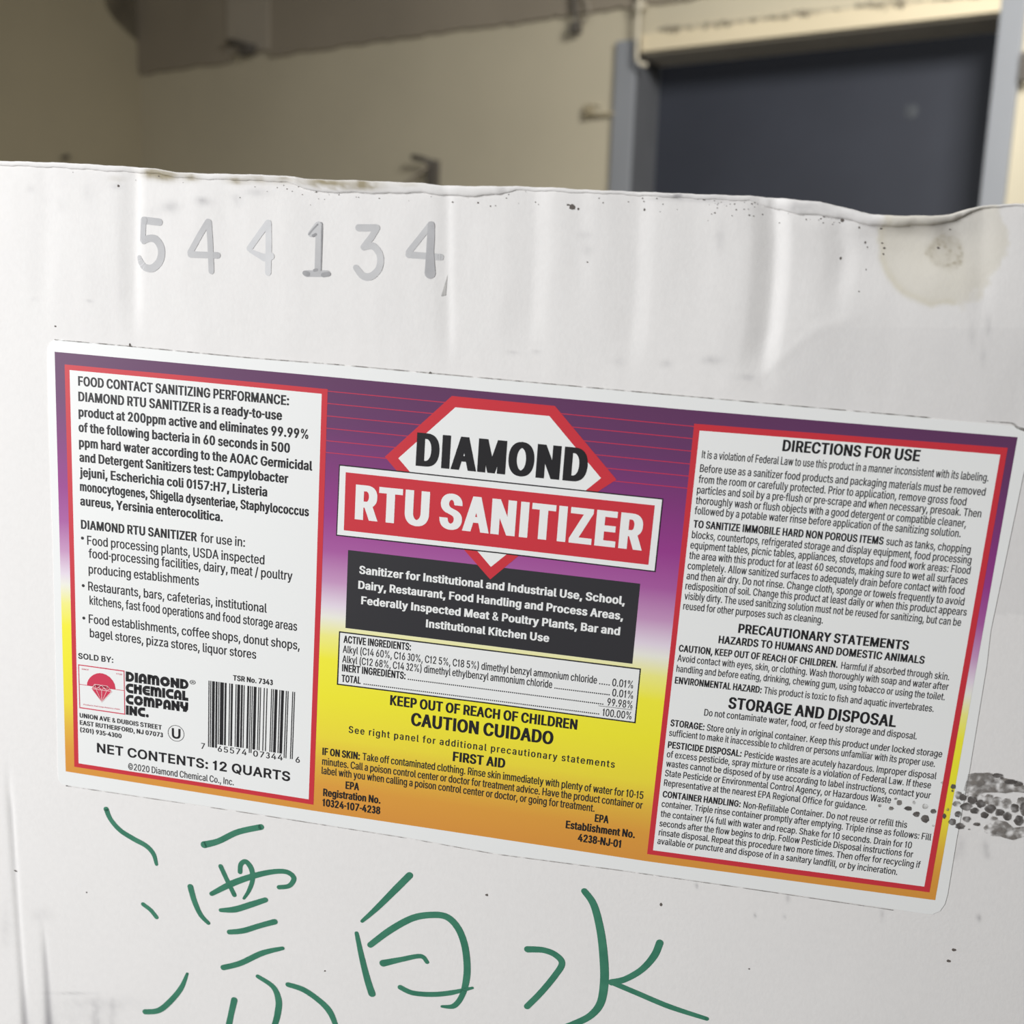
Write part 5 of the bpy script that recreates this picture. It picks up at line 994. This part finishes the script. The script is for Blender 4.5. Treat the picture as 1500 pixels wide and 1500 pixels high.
for s_, a, b in (("Harmful if absorbed through skin.", (793, 208), (1210, 253)), ("Avoid contact with eyes, skin, or clothing. Wash thoroughly with soap and water after", (163, 180), (1206, 291)),
                 ("handling and before eating, drinking, chewing gum, using tobacco or using the toilet.", (159, 220), (1193, 330)), ("This product is toxic to fish and aquatic invertebrates.", (496, 304), (1150, 375)),
                 ("Do not contaminate water, food, or feed by storage and disposal.", (266, 389), (1085, 481)), ("Store only in original container. Keep this product under locked storage", (276, 447), (1182, 550)),
                 ("sufficient to make it inaccessible to children or persons unfamiliar with its proper use.", (131, 467), (1155, 587)), ("Pesticide wastes are acutely hazardous. Improper disposal", (421, 549), (1160, 634)),
                 ("of excess pesticide, spray mixture or rinsate is a violation of Federal Law. If these", (122, 549), (1139, 670)), ("wastes cannot be disposed of by use according to label instructions, contact your", (119, 585), (1138, 709)),
                 ("State Pesticide or Environmental Control Agency, or Hazardous Waste", (115, 622), (985, 727)), ("Representative at the nearest EPA Regional Office for guidance.", (111, 659), (892, 754)),
                 ("Non-Refillable Container. Do not reuse or refill this", (417, 744), (1047, 822)), ("container. Triple rinse container promptly after emptying. Triple rinse as follows: Fill", (102, 740), (1140, 870)),
                 ("the container 1/4 full with water and recap. Shake for 10 seconds. Drain for 10", (98, 778), (1065, 901)), ("seconds after the flow begins to drip. Follow Pesticide Disposal instructions for", (94, 815), (1070, 936)),
                 ("rinsate disposal. Repeat this procedure two more times. Then offer for recycling if", (91, 850), (1098, 976)), ("available or puncture and dispose of in a sanitary landfill, or by incineration.", (86, 883), (1010, 1003))):
    Z8.run(fb, s_, a, b, c8)
fb.build('precautions_paragraph', M_inkgrey, label)

# ------------------------------------------------------------------ stamped numerals and green handwriting
LS = .00008
ZS = Zm(180, 290, 3.0)
def smat(name, a, b, sc=90): return mat(name, a, .7, nscale=sc, rgb2=b)
M_st1 = smat('grey_stamp_ink', (186, 185, 186), (206, 205, 205))
M_st2 = smat('pale_stamp_ink', (203, 203, 205), (222, 221, 221))
M_st3 = smat('dark_stamp_ink', (160, 159, 161), (192, 191, 192))
mm = lambda px: lw(px / 3, 420, 370)
def digit(strokes, m, lab=None):
    f = Flat(LS, True)
    for pts, w_ in strokes: f.stroke(ZS.pts(pts), [mm(x) for x in w_] if isinstance(w_, (list, tuple)) else mm(w_), smooth=len(pts) > 3)
    return f.build('stamped_numeral', m, carton, label=lab)
digit([([(92, 98), (160, 106)], 32), ([(90, 96), (87, 185)], 26), ([(90, 190), (112, 178), (140, 180), (162, 205), (170, 240), (160, 280), (130, 308), (98, 305), (80, 285), (70, 262)], [26, 30, 34, 34, 34, 34, 34, 32, 28, 22])], M_st1, 'grey stamped 5')
digit([([(374, 104), (340, 160), (296, 240)], 26), ([(378, 106), (384, 200), (389, 322)], 26), ([(298, 248), (416, 252)], 28)], M_st1, 'grey stamped 4')
digit([([(638, 108), (600, 160), (556, 222)], 26), ([(560, 232), (600, 252), (625, 262), (650, 256)], [16, 26, 34, 34]), ([(640, 110), (641, 200), (638, 328)], 28)], M_st2, 'faint stamped 4')
digit([([(856, 118), (826, 158)], 26), ([(860, 116), (858, 210), (855, 320)], 26), ([(806, 332), (898, 332)], 28)], M_st1, 'dark edged stamped 1')
digit([([(1036, 131), (1112, 131)], 30), ([(1116, 132), (1092, 172), (1058, 216)], 28), ([(1058, 216), (1095, 210), (1122, 235), (1132, 272), (1122, 315), (1090, 344), (1055, 342), (1024, 306)], [26, 30, 30, 30, 30, 32, 32, 26])], M_st1, 'grey stamped 3')
digit([([(1352, 116), (1310, 170), (1256, 238)], 26), ([(1256, 249), (1396, 260)], 28)], M_st1, 'grey stamped 4 with a darker stem')
f = Flat(LS + .00002, True); f.stroke(ZS.pts([(1355, 118), (1353, 180), (1350, 240), (1350, 330)]), [mm(30), mm(34), mm(34), mm(48)]); f.build('numeral_stem', M_st3, carton)
f = Flat(LS + .00002, True); f.stroke(ZS.pts([(870, 108), (876, 125), (873, 240), (870, 318)]), mm(5)); f.stroke(ZS.pts([(818, 160), (834, 140), (856, 116)]), mm(7)); f.stroke(ZS.pts([(836, 166), (848, 160)]), mm(12))
f.stroke(ZS.pts([(800, 330), (812, 334)]), mm(22)); f.stroke(ZS.pts([(842, 318), (852, 316)]), mm(13)); f.stroke(ZS.pts([(880, 338), (904, 334)]), mm(20)); f.build('numeral_stem', mat('dark_edge_ink', (146, 145, 147), .7, nscale=120, rgb2=(182, 181, 182)), carton)
f = Flat(LS, True); f.poly(ZS.pts([(1426, 338), (1418, 428), (1398, 432)])); f.build('scratch', mat('scratch_grey', (170, 168, 166), .8, rgb2=(215, 212, 208), nscale=300), carton)

M_green = mat('green_marker', (58, 122, 98), .5, nscale=250, rgb2=(70, 134, 108), spec=.4)
ZA = Zm(0, 1150, 2.5); ZB = Zm(500, 1250, 2.5)
def hand(Zx, strokes, lab):
    f = Flat(LS, True)
    for w_, pts in strokes:
        k = [w_] * len(pts) if not isinstance(w_, (list, tuple)) else list(w_)
        k = [lw(x / 2.5, 400, 1380) * 1.15 for x in k]
        f.stroke(Zx.pts(pts), k, smooth=len(pts) > 2)
    return f.build('handwritten_character', M_green, carton, label=lab)
hand(ZA, [([16, 14, 15, 16, 15, 14, 10], [(389, 88), (405, 125), (440, 165), (490, 197), (535, 222), (562, 252), (573, 290)]), (13, [(524, 436), (552, 458), (573, 484)]),
          ([8, 16, 18, 18, 18], [(686, 690), (662, 745), (620, 795), (580, 825), (532, 830)]), ([22, 18, 18, 18], [(748, 218), (800, 205), (870, 172), (956, 153)]), ([18, 17, 15, 12], [(697, 372), (712, 425), (735, 475), (763, 505)]),
          ([14, 20, 18, 16, 15, 15, 14, 14], [(775, 398), (850, 360), (930, 332), (1000, 317), (1050, 318), (1076, 340), (1060, 368), (1022, 374)]), (14, [(808, 297), (835, 355), (858, 402)]),
          ([14, 14, 15, 16, 14, 12, 8], [(879, 318), (882, 290), (900, 280), (920, 305), (925, 345), (912, 385), (893, 415)]), ([12, 20, 19, 16], [(808, 458), (860, 455), (920, 437), (972, 420)]),
          ([16, 18, 17, 18], [(840, 538), (890, 533), (950, 515), (1006, 500)]), ([18, 18, 18, 12], [(818, 668), (880, 652), (960, 615), (1035, 597)]), ([13, 16, 20, 20, 18, 18], [(944, 700), (1000, 738), (1020, 785), (1018, 830), (1005, 880), (980, 930)]),
          ([16, 18, 18, 20, 16, 14], [(1055, 730), (1110, 748), (1165, 785), (1205, 825), (1228, 875), (1242, 930)]), ([20, 18, 20, 20], [(858, 787), (846, 840), (836, 890), (828, 940)])], 'green marker character on the left')
hand(ZB, [([20, 20, 16, 10], [(250, 80), (200, 130), (130, 200), (76, 248)]), ([12, 17, 20, 22], [(56, 292), (75, 380), (95, 460), (112, 513)]),
          ([18, 20, 20, 20, 20, 20, 20, 20, 20, 16, 16, 8], [(106, 335), (180, 280), (260, 237), (330, 225), (385, 232), (425, 270), (450, 330), (460, 400), (458, 460), (442, 520), (412, 558), (368, 560)]),
          ([22, 16, 14, 12], [(153, 402), (220, 388), (290, 376), (314, 398)]), ([16, 16, 16, 16, 8], [(216, 490), (260, 510), (330, 516), (400, 510), (480, 492)])], 'green marker character in the middle')
hand(ZB, [([20, 18, 18, 18, 18, 18, 18], [(682, 351), (740, 354), (785, 372), (808, 403), (780, 450), (730, 510), (680, 560)]), ([18, 20, 22, 24, 24, 22, 20, 20, 20], [(890, 138), (925, 190), (950, 290), (962, 400), (962, 480), (948, 550), (910, 595), (850, 625), (790, 648)]),
          ([20, 20, 18, 18, 20], [(1166, 327), (1145, 375), (1100, 425), (1040, 460), (990, 472)]), ([16, 16, 16, 12], [(990, 472), (1080, 510), (1200, 560), (1338, 605)])], 'green marker character on the right')

# ------------------------------------------------------------------ dirt: specks, dark smears, row of ink dots
rg = random.Random(12)
def wobble(c, rx, ry, n=14, j=.18):
    return [(c[0] + rx * math.cos(i * 2 * math.pi / n) * (1 + rg.uniform(-j, j)), c[1] + ry * math.sin(i * 2 * math.pi / n) * (1 + rg.uniform(-j, j))) for i in range(n)]
M_dirt = mat('dark_smudge', (74, 70, 68), .75, nscale=400, rgb2=(112, 106, 102), transp=(520, .35, 1.3))
M_dirtl = mat('light_smudge', (112, 107, 103), .75, nscale=300, rgb2=(140, 134, 128), transp=(420, -.2, 1.2))
M_speck = mat('dark_specks', (104, 97, 92), .8)
ZD = Zm(1250, 1080, 6.0)
DOTS = [(230, 595, 18, 14, 0), (330, 622, 22, 18, 0), (400, 570, 26, 24, 0), (480, 622, 35, 20, 1), (530, 570, 14, 16, 0), (630, 602, 28, 22, 0), (552, 672, 32, 24, 1), (630, 710, 35, 36, 1), (700, 645, 24, 22, 1), (795, 688, 16, 22, 1), (700, 772, 12, 10, 0),
        (875, 430, 22, 22, 1), (868, 466, 10, 10, 1), (920, 505, 34, 38, 0), (905, 582, 34, 26, 0), (955, 525, 30, 30, 1), (985, 605, 48, 34, 1), (1040, 545, 38, 38, 1), (1060, 640, 34, 28, 1), (1115, 580, 40, 34, 1), (1200, 622, 45, 40, 1), (1145, 680, 32, 28, 1), (1280, 655, 40, 34, 1),
        (915, 672, 32, 26, 1), (990, 715, 32, 28, 1), (865, 740, 32, 32, 1), (932, 775, 40, 30, 1), (1080, 760, 26, 16, 1), (1012, 805, 8, 6, 1), (1350, 690, 38, 36, 1), (1230, 720, 32, 30, 0), (1412, 622, 34, 42, 1), (1450, 728, 42, 44, 1), (1185, 540, 44, 44, 0), (1258, 560, 42, 44, 0), (1340, 580, 46, 48, 0),
        (1470, 560, 40, 40, 0), (825, 630, 14, 14, 0), (1495, 620, 34, 60, 1), (1100, 520, 40, 26, 0), (990, 500, 20, 24, 0), (370, 535, 14, 10, 0), (780, 395, 14, 12, 0)]
fd = Flat(.00032); fl_ = Flat(.00031)
fd.relief = fl_.relief = False
for x, y, rx, ry, d in DOTS:
    c = (x, y); tgt = fd if d else fl_
    pts = wobble(c, rx, ry)
    tgt.poly(ZD.pts(pts))
fd.build('ink_spots', M_dirt, carton, kind='stuff', label='row of small dark spots across the right edge of the label')
for pl in ([(990, 380), (1005, 320), (1060, 308), (1130, 310), (1180, 306), (1230, 320), (1300, 350), (1400, 372), (1500, 425), (1560, 460), (1560, 500), (1500, 485), (1400, 475), (1330, 488), (1250, 480), (1150, 482), (1100, 505), (1050, 515), (1010, 500), (965, 462)],
           [(1140, 790), (1165, 762), (1200, 745), (1260, 725), (1330, 735), (1400, 790), (1450, 785), (1560, 770), (1560, 875), (1490, 872), (1440, 885), (1400, 900), (1340, 885), (1290, 868), (1230, 865), (1190, 858), (1150, 828)]):
    fl_.poly(ZD.pts(pl))
fl_.build('dirt_smear', M_dirtl, carton, kind='stuff')
f = Flat(.00033)
for c, rx, ry in (((1262, 332), 44, 20), ((1380, 388), 58, 22), ((1440, 404), 42, 24), ((1300, 352), 12, 14)): f.poly(ZD.pts(wobble(c, rx, ry, 16)))
f.build('dirt_smear', M_dirt, carton, kind='stuff')
# specks on board and label edge
f = Flat(.0001, True); f2_ = Flat(.00024)
def speck(fl, x, y, r, e=1.0):
    c = P(x, y); q = lw(r, x, y); fl.poly([(a, b) for a, b in wobble(c, q, q * e, 8, .35)])
for x, y, r, e in ((838, 303, 4.5, .8), (832, 300, 2.2, .7), (847, 306, 1.6, 1), (190, 506.5, 1.5, 3), (192, 509, 2.4, .9), (173, 272, 2, .8), (630, 547, 2.5, 1), (969, 578, 2, 1), (968, 876, 1.6, .8), (973, 875.5, 1.2, 1), (81, 478, 1.2, 1), (1397, 1391, 2.8, 1), (1389.5, 1407.5, 2.8, 1), (1097, 1419, 1.2, 1),
                   (944, 307, 1.6, 1), (943, 295, 1, 1), (1117, 314, 1, 1), (642, 283, 1.4, 1), (663, 296, 1.3, .8), (700, 297, 1.3, 1), (1233, 323, 2.6, 1), (1228, 318, 2.5, .8), (1268, 355, 1.6, 1), (1296, 363, 1.6, 1), (1295, 372, 1.4, 1), (1271, 362, 1, 1), (1293, 356, 1.2, 1), (1232, 378, 1.6, 1.2), (1258, 333, 1.5, 1), (1290, 335, 1.5, 1), (1269, 395, 1, 1), (1258, 427, 1, 1),
                   (1464, 630, 1.4, 1.6), (98, 1150, 2, 1), (90, 1110, 1.2, 1), (22, 1276, 2.4, .5), (1375, 363, 2.4, .6), (1391, 336, 1.6, .6), (860, 384, 1, 1), (476, 1422, 1.2, 1), (127, 1307, 1, 1), (713, 1311, 2, 1), (968, 1325, 1.8, 1.3)):
    speck(f, x, y, r, e)
# stray fine specks along the crushed rim
for _ in range(150):
    x = rg.choice([rg.gauss(1060, 40), rg.gauss(1195, 32), rg.gauss(1225, 26), rg.uniform(560, 1200), rg.gauss(470, 50), rg.uniform(0, 1480)]); y = lerp(TOP, x) + abs(rg.gauss(8, 10)) + 5
    speck(f, x, y, rg.uniform(.4, 1.2), rg.uniform(.5, 1))
f.build('specks', M_speck, carton, kind='stuff')
# dirty line along the label's edges
M_edge = mat('edge_dirt', (138, 134, 130), .8, transp=(260, -.3, 1.1))
for pl, wd in (([(80, 497.5), (189, 507), (353, 523), (500, 534.5), (747, 557), (969, 577), (1200, 597.5), (1400, 615)], 1.6), ([(98, 1151), (350, 1188.5), (600, 1228), (724, 1250.5), (900, 1273.5), (1100, 1302), (1350, 1339)], 1.1)):
    f = Flat(.0002); f.stroke([P(x, y) for x, y in edge_line(pl, 6)], lw(wd), cap=False, smooth=False); f.build('edge_grime', M_edge, label)
f = Flat(.0002)
f.stroke([P(x, y) for x, y in ((1445, 616.5), (1462, 618), (1482, 620), (1490, 626), (1502, 630))], [lw(1.2), lw(1.4), lw(2), lw(3), lw(4)], smooth=True)
f.build('edge_grime', M_edge, label)
